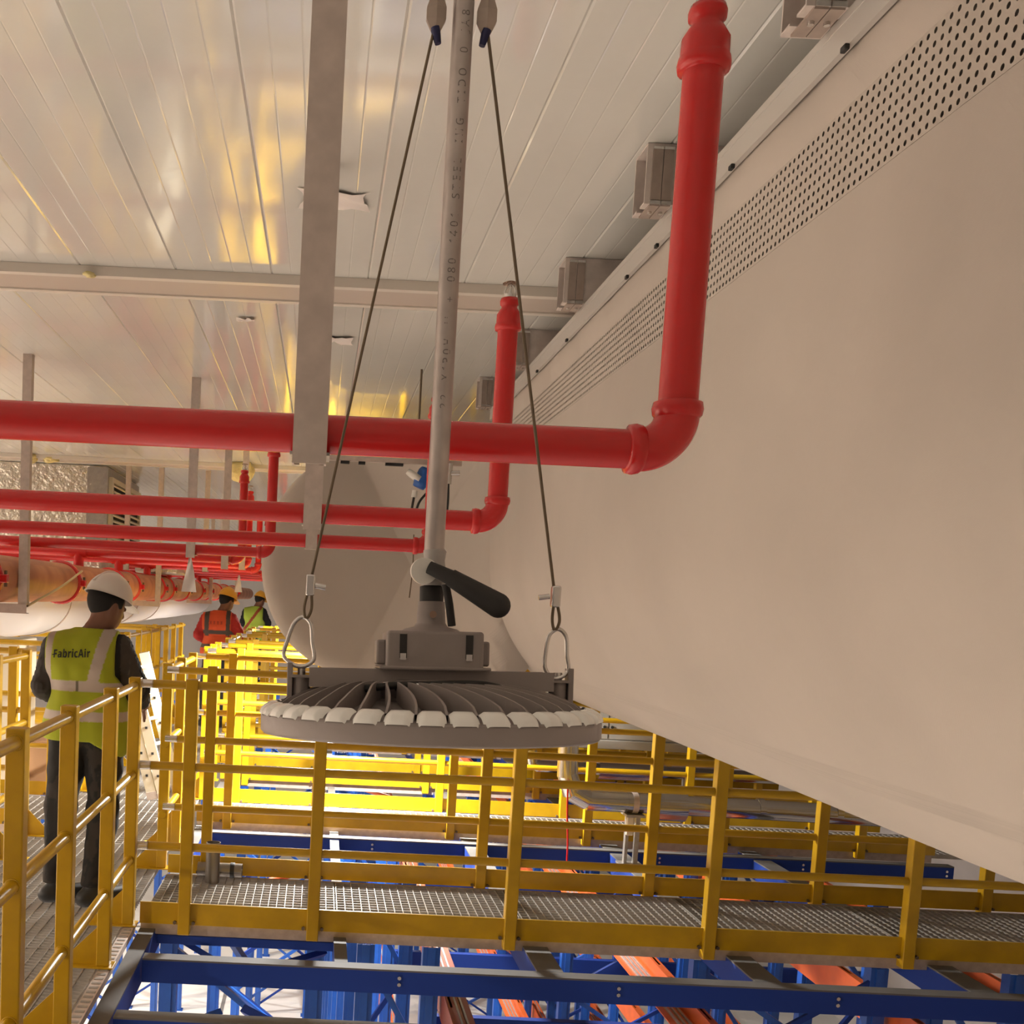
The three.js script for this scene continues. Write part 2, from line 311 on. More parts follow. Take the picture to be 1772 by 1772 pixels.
// third duct, white, far on the other side of the walkway
{
  const t = thing('fabric_duct', 'white fabric duct sagging under the large brown main pipe', 'fabric duct');
  mesh('duct_body', grid(60, 32, (u, v) => { const a = v * 2 * Math.PI, Z = 7.6 + 12 * u, n = 1 + 0.05 * (fbm(Z / 6, v, 6, 3) - .5), e = u < 0.03 ? Math.sqrt(1 - (1 - u / 0.03) ** 2) : 1; return [-2.35 + 0.34 * n * e * Math.cos(a), 1.48 + 0.28 * n * e * Math.sin(a), Z]; }), M.fabricWhite, t);
  for (const Z of [8.6, 10.2, 11.8, 13.4]) mesh('seam', tube(Array.from({ length: 20 }, (_, k) => { const a = k / 20 * 2 * Math.PI; return V(-2.35 + 0.345 * Math.cos(a), 1.48 + 0.285 * Math.sin(a), Z + 0.06 * Math.sin(a)); }), 0.006, 40, 5, true), M.galvDull, t);
}

// ---------------------------------------------------------------- sprinkler pipes
const PY = 1.81, PR = 0.025;
function sprinklerLine(k, xr, label, mat, hasTee) {
  const Z = 1.4 + 1.3 * k, t = thing('sprinkler_pipe', label, 'pipe', [0, 0, Z]);
  const er = 0.047, x1 = xr - er;
  mesh('run_pipe', cyl(new THREE.Vector3(-5.4, PY, 0), new THREE.Vector3(x1, PY, 0), PR, 28), mat, t);
  const elbowPts = Array.from({ length: 13 }, (_, i) => { const a = -Math.PI / 2 + i / 12 * Math.PI / 2; return new THREE.Vector3(x1 + er * Math.cos(a), PY + er + er * Math.sin(a), 0); });
  const e = mesh('elbow', [new THREE.TubeGeometry(new THREE.CatmullRomCurve3(elbowPts), 24, PR * 1.13, 24),
    along(lathe([[PR, -.010], [PR * 1.24, -.008], [PR * 1.3, 0], [PR * 1.24, .008], [PR * 1.1, .012]], 24), new THREE.Vector3(x1 - .012, PY, 0), new THREE.Vector3(x1, PY, 0)),
    lathe([[PR * 1.1, -.012], [PR * 1.24, -.008], [PR * 1.3, 0], [PR * 1.24, .008], [PR, .010]], 24).translate(xr, PY + er + .006, 0)], mat, t);
  mesh('riser', cyl(new THREE.Vector3(xr, PY + er, 0), new THREE.Vector3(xr, 2.29, 0), PR, 28), mat, t);
  mesh('reducer', lathe([[PR, 0], [PR * 1.27, .003], [PR * 1.32, .010], [PR * 1.27, .017], [PR * 1.2, .020], [PR * 1.18, .040], [PR * 0.9, .052], [PR * 0.78, .056], [PR * 0.78, .062], [PR * 0.92, .064], [PR * 0.95, .072], [PR * 0.86, .079], [PR * 0.5, .081]], 24).translate(xr, 2.275, 0), mat, t);
  const s = mesh('sprinkler_head', [cyl(new THREE.Vector3(xr, 2.352, 0), new THREE.Vector3(xr, 2.364, 0), 0.016, 6),
    tube([new THREE.Vector3(xr - .012, 2.362, 0), new THREE.Vector3(xr - .013, 2.372, 0), new THREE.Vector3(xr, 2.389, 0), new THREE.Vector3(xr + .013, 2.372, 0), new THREE.Vector3(xr + .012, 2.362, 0)], .0022, 16, 6),
    cyl(new THREE.Vector3(xr, 2.362, 0), new THREE.Vector3(xr, 2.392, 0), .0025, 8)], M.steel, t);
  const teeth = [cyl(new THREE.Vector3(xr, 2.391, 0), new THREE.Vector3(xr, 2.394, 0), .012, 20)];
  for (let i = 0; i < 16; i++) { const a = i / 16 * 2 * Math.PI; teeth.push(bar(new THREE.Vector3(xr + .010 * Math.cos(a), 2.3925, .010 * Math.sin(a)), new THREE.Vector3(xr + .019 * Math.cos(a), 2.389, .019 * Math.sin(a)), .0035, .0018)); }
  mesh('deflector', teeth, M.brass, s);
  if (hasTee) mesh('tee_drop', [cyl(new THREE.Vector3(-1.50, 1.725, 0), new THREE.Vector3(-1.50, PY, 0), PR * 1.25, 16), cyl(new THREE.Vector3(-1.55, PY, 0), new THREE.Vector3(-1.45, PY, 0), PR * 1.25, 16)], mat, t);
  return t;
}
sprinklerLine(0, 0.447, 'thick glossy red sprinkler pipe with elbow and riser in front of the perforated duct', M.red);
sprinklerLine(1, 0.430, 'red sprinkler pipe with riser ending in a toothed sprinkler below the ceiling joint', M.red);
sprinklerLine(2, 0.395, 'red sprinkler pipe whose riser stands behind the lamp conduit', M.red);
sprinklerLine(3, -0.262, 'red sprinkler pipe with riser beside the rounded duct end', M.red);
sprinklerLine(4, -0.50, 'bright red sprinkler pipe teed up from the brown main pipe beside the foil duct', M.red, true);
const farPipes = ['red sprinkler pipe next past the bright teed one', 'red sprinkler pipe second past the bright teed one', 'red sprinkler pipe third past the bright teed one', 'red sprinkler pipe fourth past the bright teed one', 'red sprinkler pipe fifth past the bright teed one', 'red sprinkler pipe sixth past the bright teed one'];
farPipes.forEach((l, i) => sprinklerLine(5 + i, -0.55, l, M.red, true));
// strut hangers in front of the pipes
function strut(x, Z, yb, label, w = 0.0425) {
  const t = thing('strut_hanger', label, 'strut', [0, 0, Z]);
  mesh('channel', [rb(x - w / 2, x + w / 2, yb, CEIL, 0, 0.0025), rb(x - w / 2, x - w / 2 + .0025, yb, CEIL, .0025, 0.019), rb(x + w / 2 - .0025, x + w / 2, yb, CEIL, .0025, 0.019), rb(x - w / 2, x - w / 2 + .009, yb, CEIL, .019, 0.021), rb(x + w / 2 - .009, x + w / 2, yb, CEIL, .019, 0.021)], M.galvDull, t);
  const b = mesh('pipe_bracket', [rb(x - w / 2 - .004, x + w / 2 + .004, 1.779, 1.783, .021, .085), rb(x - .012, x + .012, 1.783, 1.84, .0214, .024)], M.galv, t);
  mesh('nut', cyl(V(x, 1.80, .024), V(x, 1.80, .030), .007, 6), M.steel, b);
  return t;
}
strut(-0.0225, 1.345, 1.766, 'wide grey strut from ceiling down to the thick red pipe');
strut(-0.030, 2.645, 1.768, 'narrow light grey strut ending below the second red pipe', 0.0445);
strut(-0.044, 3.945, 1.777, 'short grey strut end below the third red pipe');
strut(-0.648, 5.245, 1.767, 'dark grey strut hanger in front of the pipe ending at the duct');
strut(-0.597, 6.545, 1.748, 'grey strut hanger coming out of the large foam cone');
strut(-0.585, 7.80, 1.78, 'pale strut hanger between the foam cone and the duct end');
strut(-1.0, 9.145, 1.78, 'pale strut hanger above the trapeze in front of the far ceiling');

// ---------------------------------------------------------------- brown main pipe on trapeze hangers
{
  const t = thing('main_pipe', 'large dusty brown main pipe with red couplings running along the walkway', 'pipe');
  const mx = -1.50, my = 1.62, R = 0.11, cps = [4.62, 6.15, 7.55, 8.2, 9.5, 10.1, 11.3, 12.6, 13.6, 15, 16.4, 18];
  mesh('pipe_barrel', cyl(V(mx, my, 3.2), V(mx, my, 22), R, 40), M.primer, t);
  for (const Z of cps) {
    const c = mesh('coupling', [along(lathe([[R, -.028], [R * 1.08, -.026], [R * 1.14, -.012], [R * 1.14, .012], [R * 1.08, .026], [R, .028]], 36), V(mx, my, Z - .05), V(mx, my, Z + .05)), rb(mx - R * 1.34, mx - R * 1.06, my - .018, my + .018, Z - .02, Z + .02, .005), rb(mx + R * 1.06, mx + R * 1.34, my - .018, my + .018, Z - .02, Z + .02, .005)], M.red, t);
    for (const s of [-1, 1]) mesh('bolt', cyl(V(mx + s * R * 1.25, my - .035, Z), V(mx + s * R * 1.25, my + .035, Z), .007, 8), M.wire, c);
  }
}
function trapeze(Z, label) {
  const t = thing('trapeze_hanger', label, 'pipe hanger', [0, 0, Z]), w = .041;
  for (const x of [-1.367, -1.64]) mesh('leg', [rb(x - w / 2, x + w / 2, 1.508, CEIL, 0, .003), rb(x - w / 2, x - w / 2 + .003, 1.508, CEIL, .003, .041), rb(x + w / 2 - .003, x + w / 2, 1.508, CEIL, .003, .041)], M.galvDull, t);
  mesh('cross_bar', [rb(-1.66, -1.347, 1.465, 1.508, -.003, 0), rb(-1.66, -1.347, 1.505, 1.508, 0, .041), rb(-1.66, -1.347, 1.465, 1.468, 0, .041)], M.galvDull, t);
}
trapeze(4.9, 'dark grey trapeze hanger under the main pipe before its first joint');
trapeze(8.95, 'pale trapeze hanger under the main pipe beyond the white helmet');
trapeze(13.25, 'grey trapeze hanger under the main pipe beside the orange vest worker');
trapeze(17.2, 'small far trapeze hanger under the main pipe');
tag(mesh('guide_rope', tube([V(-1.36, 1.50, 4.96), V(-1.355, 1.60, 5.6), V(-1.365, 1.69, 6.1)], 0.006, 20, 6), M.rope), 'pale rope stretched diagonally across the brown main pipe', 'rope');
for (const [x, Z, y0, y1, l] of [[-0.648, 5.256, 1.60, 1.766, 'white plastic streamer hanging from the end of the dark grey strut'], [-0.81, 10.5, 1.62, 1.785, 'white plastic streamer hanging above the yellow helmet']])
  tag(mesh('plastic_streamer', grid(4, 10, (u, v) => [x + (u - .5) * 0.06 * (0.25 + v), y1 - v * (y1 - y0), Z + .012 * Math.sin(u * 5 + v * 6)]), M.film), l, 'plastic strip');

// foil clad duct box with a louvred grille
{
  const t = thing('foil_duct', 'silver foil wrapped rectangular duct with a louvred grille on its side', 'air duct', [0, 0, 9.15]);
  mesh('foil_box', rb(-4.2, -1.86, 1.87, 2.629, 0, 1.5, .01), M.foil, t);
  mesh('flange', [rb(-2.02, -1.845, 1.865, 2.61, -.02, -.001), rb(-1.859, -1.845, 1.865, 2.61, -.001, 1.52)], M.galv, t);
  mesh('grille_backing', rb(-1.845, -1.84, 1.9, 2.5, .10, 1.45), M.rubber, t);
  mesh('grille_frame', [rb(-1.845, -1.815, 1.87, 1.9, .03, 1.48), rb(-1.845, -1.815, 2.5, 2.54, .03, 1.48), rb(-1.845, -1.815, 1.9, 2.5, .03, .10), rb(-1.845, -1.815, 1.9, 2.5, 1.43, 1.48)], M.cream, t);
  for (let k = 0; k < 12; k++) mesh('louver', new THREE.BoxGeometry(.034, .014, 1.36).rotateZ(-.6).translate(-1.826, 1.93 + k * .05, -.77), M.cream, t);
}
tag(mesh('foil_duct', rb(-2.05, -1.66, 1.74, 1.85, 8.05, 8.6, .02), M.foil), 'small crumpled foil wrapped box beside the brown main pipe', 'air duct');
tag(mesh('foil_duct', rb(-1.66, -1.28, 1.75, 1.86, 9.5, 10.2, .02), M.foil), 'small crumpled foil wrapped box lying over the brown main pipe', 'air duct');
{
  const t = thing('air_unit', 'grey boxed air unit casing seen under the big duct', 'air unit', [0, 0, 8.3]);
  mesh('casing', rb(1.2, 5.2, 0.60, 1.35, 0, 0.74, .01), M.ahu, t);
  mesh('drip_tray', rb(1.18, 5.22, 0.53, 0.598, -.03, 0.76, .006), M.ahu, t);
  for (const x of [2.6, 4.6]) mesh('hanger_rod', cyl(V(x, 1.35, .10), V(x, CEIL, .10), .006, 8), M.galv, t);
  for (const x of [2.27, 2.33]) mesh('lock', cyl(V(x, 0.70, -.006), V(x, 0.70, .001), .012, 10), M.black, t);
  mesh('panel_joint', rb(2.298, 2.302, 0.61, 1.34, -.002, .001), M.black, t);
}
{
  const t = thing('white_cabinet', 'tall cream panel cabinet beside the cross walkway railing', 'cabinet', [0, 0, 8.2]);
  mesh('cabinet_body', rb(-3.3, -2.30, 0, 1.17, 0, .5, .008), M.cream, t);
  mesh('cabinet_door', rb(-3.28, -2.32, 0.3, 1.14, -.012, 0, .004), M.cream, t);
}
tag(mesh('cardboard_box', rb(-2.3, -1.95, 0.0, 0.34, 8.55, 8.9, .004), M.card), 'plain brown cardboard box behind the worker in lime vest', 'box');

// electrical sockets hanging in front of the duct end
{
  const t = thing('strut_bar', 'grey strut bar carrying plug sockets before the duct end', 'strut', [0, 0, 4.82]);
  mesh('bar', rb(-0.10, 0.60, 2.215, 2.25, 0, .035), M.galvDull, t);
  for (const x of [-0.02, 0.40]) mesh('drop_rod', cyl(V(x, 2.25, .02), V(x, CEIL, .02), .005, 8), M.wire, t);
  const cable = [[.06, .10], [.14, .17], [.26, .34]].map(([a, b]) => rb(a, b, 2.203, 2.214, .002, .03)); mesh('cable_clip', cable, M.black, t);
  const p = thing('plug_socket', 'blue and white industrial plug with black cables before the duct end', 'plug', [0.415, 2.14, 4.80]);
  mesh('blue_shell', along(lathe([[.0, -.045], [.026, -.045], [.034, -.02], [.034, .03], [.028, .045], [0, .045]], 16), new THREE.Vector3(-.005, -.03, 0), new THREE.Vector3(.03, .05, 0)), M.bluePlastic, p);
  mesh('white_collar', along(lathe([[0, -.012], [.039, -.012], [.039, .012], [0, .012]], 16), new THREE.Vector3(-.036, .0, 0.004), new THREE.Vector3(-.014, .035, 0.004)), M.whitePlastic, p);
  mesh('cable_gland', cyl(new THREE.Vector3(-.022, -.075, 0), new THREE.Vector3(-.018, -.045, 0), .013, 10), M.whitePlastic, p);
  mesh('cable', [tube([new THREE.Vector3(-.022, -.07, 0), new THREE.Vector3(-.028, -.13, 0), new THREE.Vector3(-.022, -.2, 0)], .006, 12, 6), tube([new THREE.Vector3(.045, -.04, 0), new THREE.Vector3(.0, -.10, .01), new THREE.Vector3(-.018, -.2, 0)], .006, 16, 6)], M.rubber, p);
  const q = thing('cable_coupler', 'small metal cross coupler with black cable before the duct end', 'coupler', [0.545, 2.18, 4.80]);
  mesh('coupler_body', [cyl(new THREE.Vector3(-.04, -.005, 0), new THREE.Vector3(.045, .0, 0), .012, 12), cyl(new THREE.Vector3(0, .04, 0), new THREE.Vector3(-.002, -.05, 0), .013, 12)], M.steel, q);
  mesh('cable', tube([new THREE.Vector3(-.003, -.05, 0), new THREE.Vector3(.0, -.12, 0), new THREE.Vector3(-.004, -.22, 0)], .006, 12, 6), M.rubber, q);
  tag(mesh('hanging_string', tube([V(0.40, 1.90, 4.78), V(0.403, 1.75, 4.78), V(0.395, 1.62, 4.78)], .003, 12, 5), M.wire), 'thin dark string hanging before the duct end', 'string');
}

// ---------------------------------------------------------------- walkways
const RAILY = [0.38, 0.77, 1.16];
const POSTX = [-0.585, 0.035, 0.985, 1.945, 2.905, 3.87];
function railing(Z, face, label, x0 = -0.83, posts = POSTX, x1 = 4.4, toe0 = -0.80) {   // face -1: posts on the near side
  const t = thing('railing', label, 'railing', [0, 0, Z]);
  for (const y of RAILY) { const r = mesh('rail', cyl(new THREE.Vector3(x0 + .055, y, 0), new THREE.Vector3(x1, y, 0), .0205, 14), M.yellow, t); mesh('bare_end', hollow(new THREE.Vector3(x0 - .01, y, 0), new THREE.Vector3(x0 + .06, y, 0), .0205, .003, 14), M.steel, r); }
  for (const x of posts) {
    const p = mesh('post', rb(x - .029, x + .029, -.045, 1.19, -.029, .029, .005), M.yellow, t);
    for (const o of [-.045, .045]) mesh('bolt', cyl(new THREE.Vector3(x + o, .012, .005), new THREE.Vector3(x + o, .012, .018), .009, 6), M.wire, p);
  }
  mesh('toe_board', rb(toe0, x1, 0.0, .105, -.004 - face * .0, .004 - face * .0), M.yellow, t);
  return t;
}
function gratingPanel(parent, x0, x1, Z0, Z1, px, pz) {   // bars along Z every px, bars along x every pz
  const gs = [];
  for (let x = x0; x <= x1 + 1e-6; x += px) gs.push(rb(x - .0019, x + .0019, -.008, -.0005, Z0, Z1));
  for (let z = Z0; z <= Z1 + 1e-6; z += pz) gs.push(rb(x0, x1, -.032, -.002, z - .0017, z + .0017));
  gs.push(rb(x0, x1, -.03, 0, Z0, Z0 + .004), rb(x0, x1, -.03, 0, Z1 - .004, Z1));
  return mesh('grating_panel', gs, M.grate, parent);
}
function crossWalk(Z0, Z1, label, l1, l2) {
  const t = thing('walkway', label, 'walkway');
  for (let x = -0.80; x < 4.3; x += 0.96) gratingPanel(t, x, x + .955, Z0 + .052, Z1 - .052, .043, .045);
  mesh('edge_angle', [rb(-.80, 4.4, -.062, -.0005, Z0 + .030, Z0 + .036), rb(-.80, 4.4, -.006, -.0005, Z0 + .036, Z0 + .05)], M.plate, t);
  mesh('edge_angle', [rb(-.80, 4.4, -.062, -.0005, Z1 - .036, Z1 - .030), rb(-.80, 4.4, -.006, -.0005, Z1 - .05, Z1 - .036)], M.plate, t);
  railing(Z0, -1, l1); railing(Z1, 1, l2);
}
crossWalk(5.02, 5.97, 'grated steel cross walkway in front of the chrome pipe', 'yellow railing on the lamp side of the first cross walkway', 'yellow railing between the first cross walkway and the chrome pipe');
crossWalk(7.38, 8.12, 'grated cross walkway just behind the chrome pipe', 'yellow railing directly behind the chrome pipe', 'brightly lit yellow railing of the walkway behind the chrome pipe');
crossWalk(9.15, 9.95, 'grated cross walkway past the air unit', 'yellow railing facing the lit walkway behind the air unit', 'yellow railing on the far edge past the air unit');
crossWalk(11.5, 12.3, 'grated cross walkway beside the worker in orange vest', 'yellow railing just before the worker in orange vest', 'yellow railing level with the worker in orange vest');
crossWalk(13.9, 14.7, 'grated cross walkway past the worker in orange vest', 'yellow railing past the worker in orange vest', 'second yellow railing past the worker in orange vest');
// long walkway the workers stand on
{
  const t = thing('walkway', 'long grated steel walkway the workers stand on', 'walkway');
  for (let Z = 1.6; Z < 15.5; Z += 1.0) gratingPanel(t, -1.80, -0.87, Z, Z + .995, .0515, Z < 6 ? .036 : .06);
  mesh('edge_plate', rb(-0.865, -0.815, -.035, -.004, 1.6, 5.0), M.galvDull, t);
  const slots = []; for (let Z = 1.7; Z < 4.95; Z += 0.05) slots.push(rb(-0.858, -0.822, -.0039, -.0005, Z, Z + .018)); mesh('anti_slip_ridge', slots, M.galv, t).userData.kind = 'stuff';
}
function sideRailing(x, posts, label, side, z0, z1) {   // runs along Z
  const t = thing('railing', label, 'railing');
  const ys = [0.32, 0.73, 1.15];
  for (const y of ys) mesh('rail', cyl(V(x, y, z0), V(x, y, z1), .0205, 16), M.yellow, t);
  for (const Z of posts) {
    const p = mesh('post', rb(x - .028, x + .028, 0.006, 1.19, Z - .028, Z + .028, .005), M.yellow, t);
    for (const y of ys) mesh('collar', along(new THREE.TorusGeometry(.0215, .0035, 6, 18).rotateX(Math.PI / 2), V(x, y, Z - .029), V(x, y, Z - .027)), M.yellow, p);
    mesh('base_plate', [rb(x + (side > 0 ? -.20 : -.045), x + (side > 0 ? .045 : .20), -.0005, .0065, Z - .045, Z + .045, .002), (() => { const s = new THREE.Shape([new THREE.Vector2(x - side * .19, .006), new THREE.Vector2(x - side * .028, .006), new THREE.Vector2(x - side * .028, .17)]); return new THREE.ExtrudeGeometry(s, { depth: .008, bevelEnabled: false }).translate(0, 0, -Z - .004); })()], M.yellow, p);
  }
  return t;
}
sideRailing(-0.85, [1.75, 2.4, 3.03, 3.67, 4.405, 4.985], 'yellow railing beside the worker in lime vest', 1, 1.3, 5.0);
sideRailing(-0.85, [6.06, 6.65, 7.25], 'short yellow railing between the first two cross walkways', 1, 6.02, 7.3);
sideRailing(-0.85, [8.2, 8.65, 9.05], 'short yellow railing before the air unit walkway', 1, 8.16, 9.1);
sideRailing(-0.85, [10.05, 10.7, 11.35], 'short yellow railing before the worker in orange vest', 1, 10, 11.45);
sideRailing(-0.85, [12.4, 13.1, 13.8], 'short yellow railing past the worker in orange vest', 1, 12.35, 13.85);
sideRailing(-1.84, [6.1, 6.72], 'yellow railing behind the worker opposite the ladder', -1, 5.7, 6.75);
sideRailing(-1.84, [8.3, 8.95, 9.6, 10.25, 10.9, 11.55, 12.2, 12.85, 13.5, 14.2], 'long yellow railing opposite the orange vest worker', -1, 8.25, 14.5);
// stub walkways leading off to the other side
function sideWalk(Z0, Z1, l0, l1, l2) {
  const t = thing('walkway', l0, 'walkway');
  gratingPanel(t, -4.4, -1.86, Z0 + .04, Z1 - .04, .06, .1);
  mesh('edge_angle', [rb(-4.4, -1.86, -.062, -.0005, Z0 + .030, Z0 + .036), rb(-4.4, -1.86, -.062, -.0005, Z1 - .036, Z1 - .030)], M.galvDull, t);
  railing(Z0, -1, l1, -4.4, [-3.9, -2.95, -2.0], -1.89, -4.4); railing(Z1, 1, l2, -4.4, [-3.9, -2.95, -2.0], -1.89, -4.4);
}
sideWalk(7.0, 8.05, 'grated side walkway leading off towards the cream cabinet', 'yellow railing before the cream cabinet', 'yellow railing at the foot of the cream cabinet');
sideWalk(9.5, 10.4, 'grated side walkway past the cream cabinet', 'yellow railing past the cream cabinet', 'second yellow railing past the cream cabinet');
sideWalk(12.2, 13.0, 'grated side walkway under the white duct', 'yellow railing under the white duct', 'second yellow railing under the white duct');

// ladder leaning against the railing
{
  const t = thing('folding_ladder', 'folded aluminium ladder leaning on the walkway behind the worker', 'ladder');
  for (const [dx, dz] of [[0, 0], [0.085, 0.0], [0.14, 0.35]]) {
    const a = V(-1.215 + dx, 0.02, 8.05 + dz), b = V(-1.48 + dx, 1.12, 7.85 + dz);
    const s = mesh('stile', bar(a, b, .075, .03), M.cream, t);
    mesh('rubber_foot', bar(a.clone().lerp(b, -.01), a.clone().lerp(b, .045), .079, .034), M.galvDull, s);
    mesh('rivet', [0.16, 0.32, 0.5, 0.68].map(f => { const c = a.clone().lerp(b, f).add(new THREE.Vector3(0, 0, .016)); return new THREE.BoxGeometry(.018, .018, .008).translate(c.x, c.y, c.z); }), M.black, s);
  }
  for (const f of [0.18, 0.36, 0.54, 0.72, .9]) { const a = V(-1.215, 0.02, 8.05).lerp(V(-1.48, 1.12, 7.85), f), b = V(-1.075, 0.02, 8.40).lerp(V(-1.34, 1.12, 8.20), f); mesh('rung', cyl(a, b, .014, 10), M.cream, t); }
}
{ // pipe stub standing on the cross walkway
  const t = thing('pipe_stub', 'short dark steel pipe stub standing on the first cross walkway', 'pipe');
  mesh('upright', hollow(V(-.53, 0.0, 5.805), V(-.53, .225, 5.805), .04, .004, 20), M.darkSteel, t);
  mesh('cross_pipe', hollow(V(-.62, .05, 5.89), V(-.37, .05, 5.885), .04, .004, 20), M.darkSteel, t);
  mesh('clamp_band', along(lathe([[.041, -.012], [.044, -.012], [.044, .012], [.041, .012]], 20), V(-.43, .05, 5.887), V(-.42, .05, 5.887)), M.black, t);
}
// chrome clad insulated pipes
{
  const t = thing('clad_pipe', 'shiny metal clad insulated pipe with a thick sleeve in front of the second walkway', 'pipe');
  const r = .066, Z = 6.85;
  mesh('vertical_run', cyl(V(1.655, .52, Z), V(1.645, 0.80, Z), r, 24), M.clad, t);
  mesh('elbow', [cyl(V(1.655, .54, Z), V(1.70, .41, Z), r, 24), cyl(V(1.69, .425, Z), V(1.80, .372, Z), r, 24)], M.clad, t);
  mesh('long_run', [cyl(V(1.79, .372, Z), V(2.8, .365, Z), r, 24), cyl(V(2.78, .365, Z), V(3.75, .355, Z), r, 24)], M.clad, t);
  for (const x of [2.05, 2.9, 3.4]) mesh('cuff', cyl(V(x, .369, Z), V(x + .04, .369, Z), r * 1.03, 24), M.clad, t);
  mesh('sleeve', cyl(V(2.24, .367, Z), V(2.425, .366, Z), .105, 28), M.clad, t);
  mesh('bend_run', [cyl(V(3.73, .355, Z), V(4.6, .20, Z - 1.0), r, 24)], M.clad, t);
  const s = thing('pipe_stand', 'galvanised strut stand propping up the shiny clad pipe', 'pipe stand', [2.10, 0, 6.85]);
  mesh('upright', [rb(-.045, -.025, -.03, .30, -.02, .02), rb(.02, .045, -.03, .30, -.02, .02)], M.galv, s);
  mesh('saddle', rb(-.06, .06, .285, .302, -.07, .07), M.galv, s);
  mesh('foot', rb(-.075, .075, -.042, -.03, -.06, .06), M.galv, s);
  mesh('lagging_scrap', rb(-.05, .0, .16, .285, -.045, -.02, .01), M.cream, s);
  mesh('strap', along(lathe([[r * 1.01, -.018], [r * 1.06, -.018], [r * 1.06, .018], [r * 1.01, .018]], 20), V(-.005 + 0, .369, 0), V(.005, .369, 0)), M.galvDull, s);
  const u = thing('clad_pipe', 'thinner metal clad pipe below the grey air unit', 'pipe');
  mesh('long_run', cyl(V(1.86, .30, 8.75), V(4.4, .29, 8.75), .05, 20), M.clad, u);
  mesh('elbow', [cyl(V(1.80, .42, 8.75), V(1.83, .30, 8.75), .05, 20), cyl(V(1.81, .33, 8.75), V(1.88, .295, 8.75), .05, 20)], M.clad, u);
  for (const x of [2.11, 3.09]) mesh('support_leg', rb(x - .02, x + .02, -.036, .26, 8.73, 8.77), M.galv, u);
  mesh('sleeve', cyl(V(2.36, .30, 8.75), V(2.86, .30, 8.75), .085, 24), M.clad, u);
  tag(mesh('hanging_cable', tube([V(1.63, .50, 6.72), V(1.64, .3, 6.72), V(1.655, .12, 6.72), V(1.66, -.05, 6.72)], .006, 16, 6), M.red), 'thin red cable hanging below the clad pipe elbow', 'cable');
}

// ---------------------------------------------------------------- platform frame and racking below
function xBeam(Z, label, x0 = -0.72, x1 = 4.6, top = -0.035) {
  const t = thing('frame_beam', label, 'steel beam', [0, 0, Z]);
  mesh('top_flange', rb(x0, x1, top - .008, top, 0, .075), M.navyDusty, t);
  mesh('web', [rb(x0, x1, top - .102, top - .008, 0, .006), rb(x0, x1, top - .110, top - .102, 0, .06)], M.navy, t);
  for (let x = 0.43; x < x1; x += 0.98) for (const y of [-.035, -.065]) mesh('bolt', cyl(new THREE.Vector3(x, top + y, 0), new THREE.Vector3(x, top + y, .008), .009, 6), M.steel, t);
}
xBeam(4.62, 'navy blue frame beam with dusty top just before the first cross walkway');
xBeam(3.95, 'navy blue frame beam lowest below the hanging lamp');
xBeam(7.14, 'navy blue frame beam in front of the second cross walkway', -0.72, 4.4, -0.02);
tag(mesh('frame_beam', rb(-0.72, 0.16, -.11, -.066, 5.05, 5.09, .003), M.navy), 'slim navy beam under the near edge of the first cross walkway', 'steel beam');
for (const [a, b, m, l] of [[[-.70, -.14, 5.32], [-.27, -.14, 4.72], M.navy, 'dark navy plan brace running from the long walkway towards the frame beam'], [[-.42, -.16, 5.45], [-.20, -.16, 4.72], M.blue, 'bright blue plan brace below the first cross walkway'], [[.10, -.15, 5.15], [-.32, -.15, 4.72], M.navy, 'dark navy plan brace meeting the narrow frame beam'], [[-.36, -.24, 4.55], [-.62, -.24, 4.25], M.blue, 'short blue brace just below the navy frame beam'], [[-.62, -.26, 4.5], [-.28, -.26, 4.02], M.navy, 'dark brace between the two lowest frame beams'], [[.12, -.2, 4.1], [-.25, -.2, 4.5], M.navy, 'dark brace rising to the lowest frame beam bolts']])
  tag(mesh('plan_brace', bar(V(...a), V(...b), .036, .028), m), l, 'brace');
function zBeam(x, Z0, Z1, w, label) {
  const t = thing('frame_beam', label, 'steel beam', [x, 0, 0]);
  mesh('top_flange', rb(-w / 2, w / 2, -.044, -.036, Z0, Z1), M.navyDusty, t);
  mesh('web', [rb(-w / 2, -w / 2 + .006, -.16, -.044, Z0, Z1), rb(w / 2 - .006, w / 2, -.16, -.044, Z0, Z1), rb(-w / 2, w / 2, -.166, -.16, Z0, Z1)], M.navy, t);
}
zBeam(-0.765, 1.5, 14, .075, 'dusty dark frame beam along the edge of the long walkway');
zBeam(1.12, 4.70, 14, .12, 'dusty dark frame beam under the cross walkways by the chrome elbow');
zBeam(2.11, 4.70, 14, .12, 'dusty dark frame beam carrying the clad pipe stand');
zBeam(3.09, 4.70, 14, .12, 'dusty dark frame beam farthest along under the big duct');
zBeam(0.17, 4.70, 14, .06, 'narrow dusty frame beam under the hanging lamp');
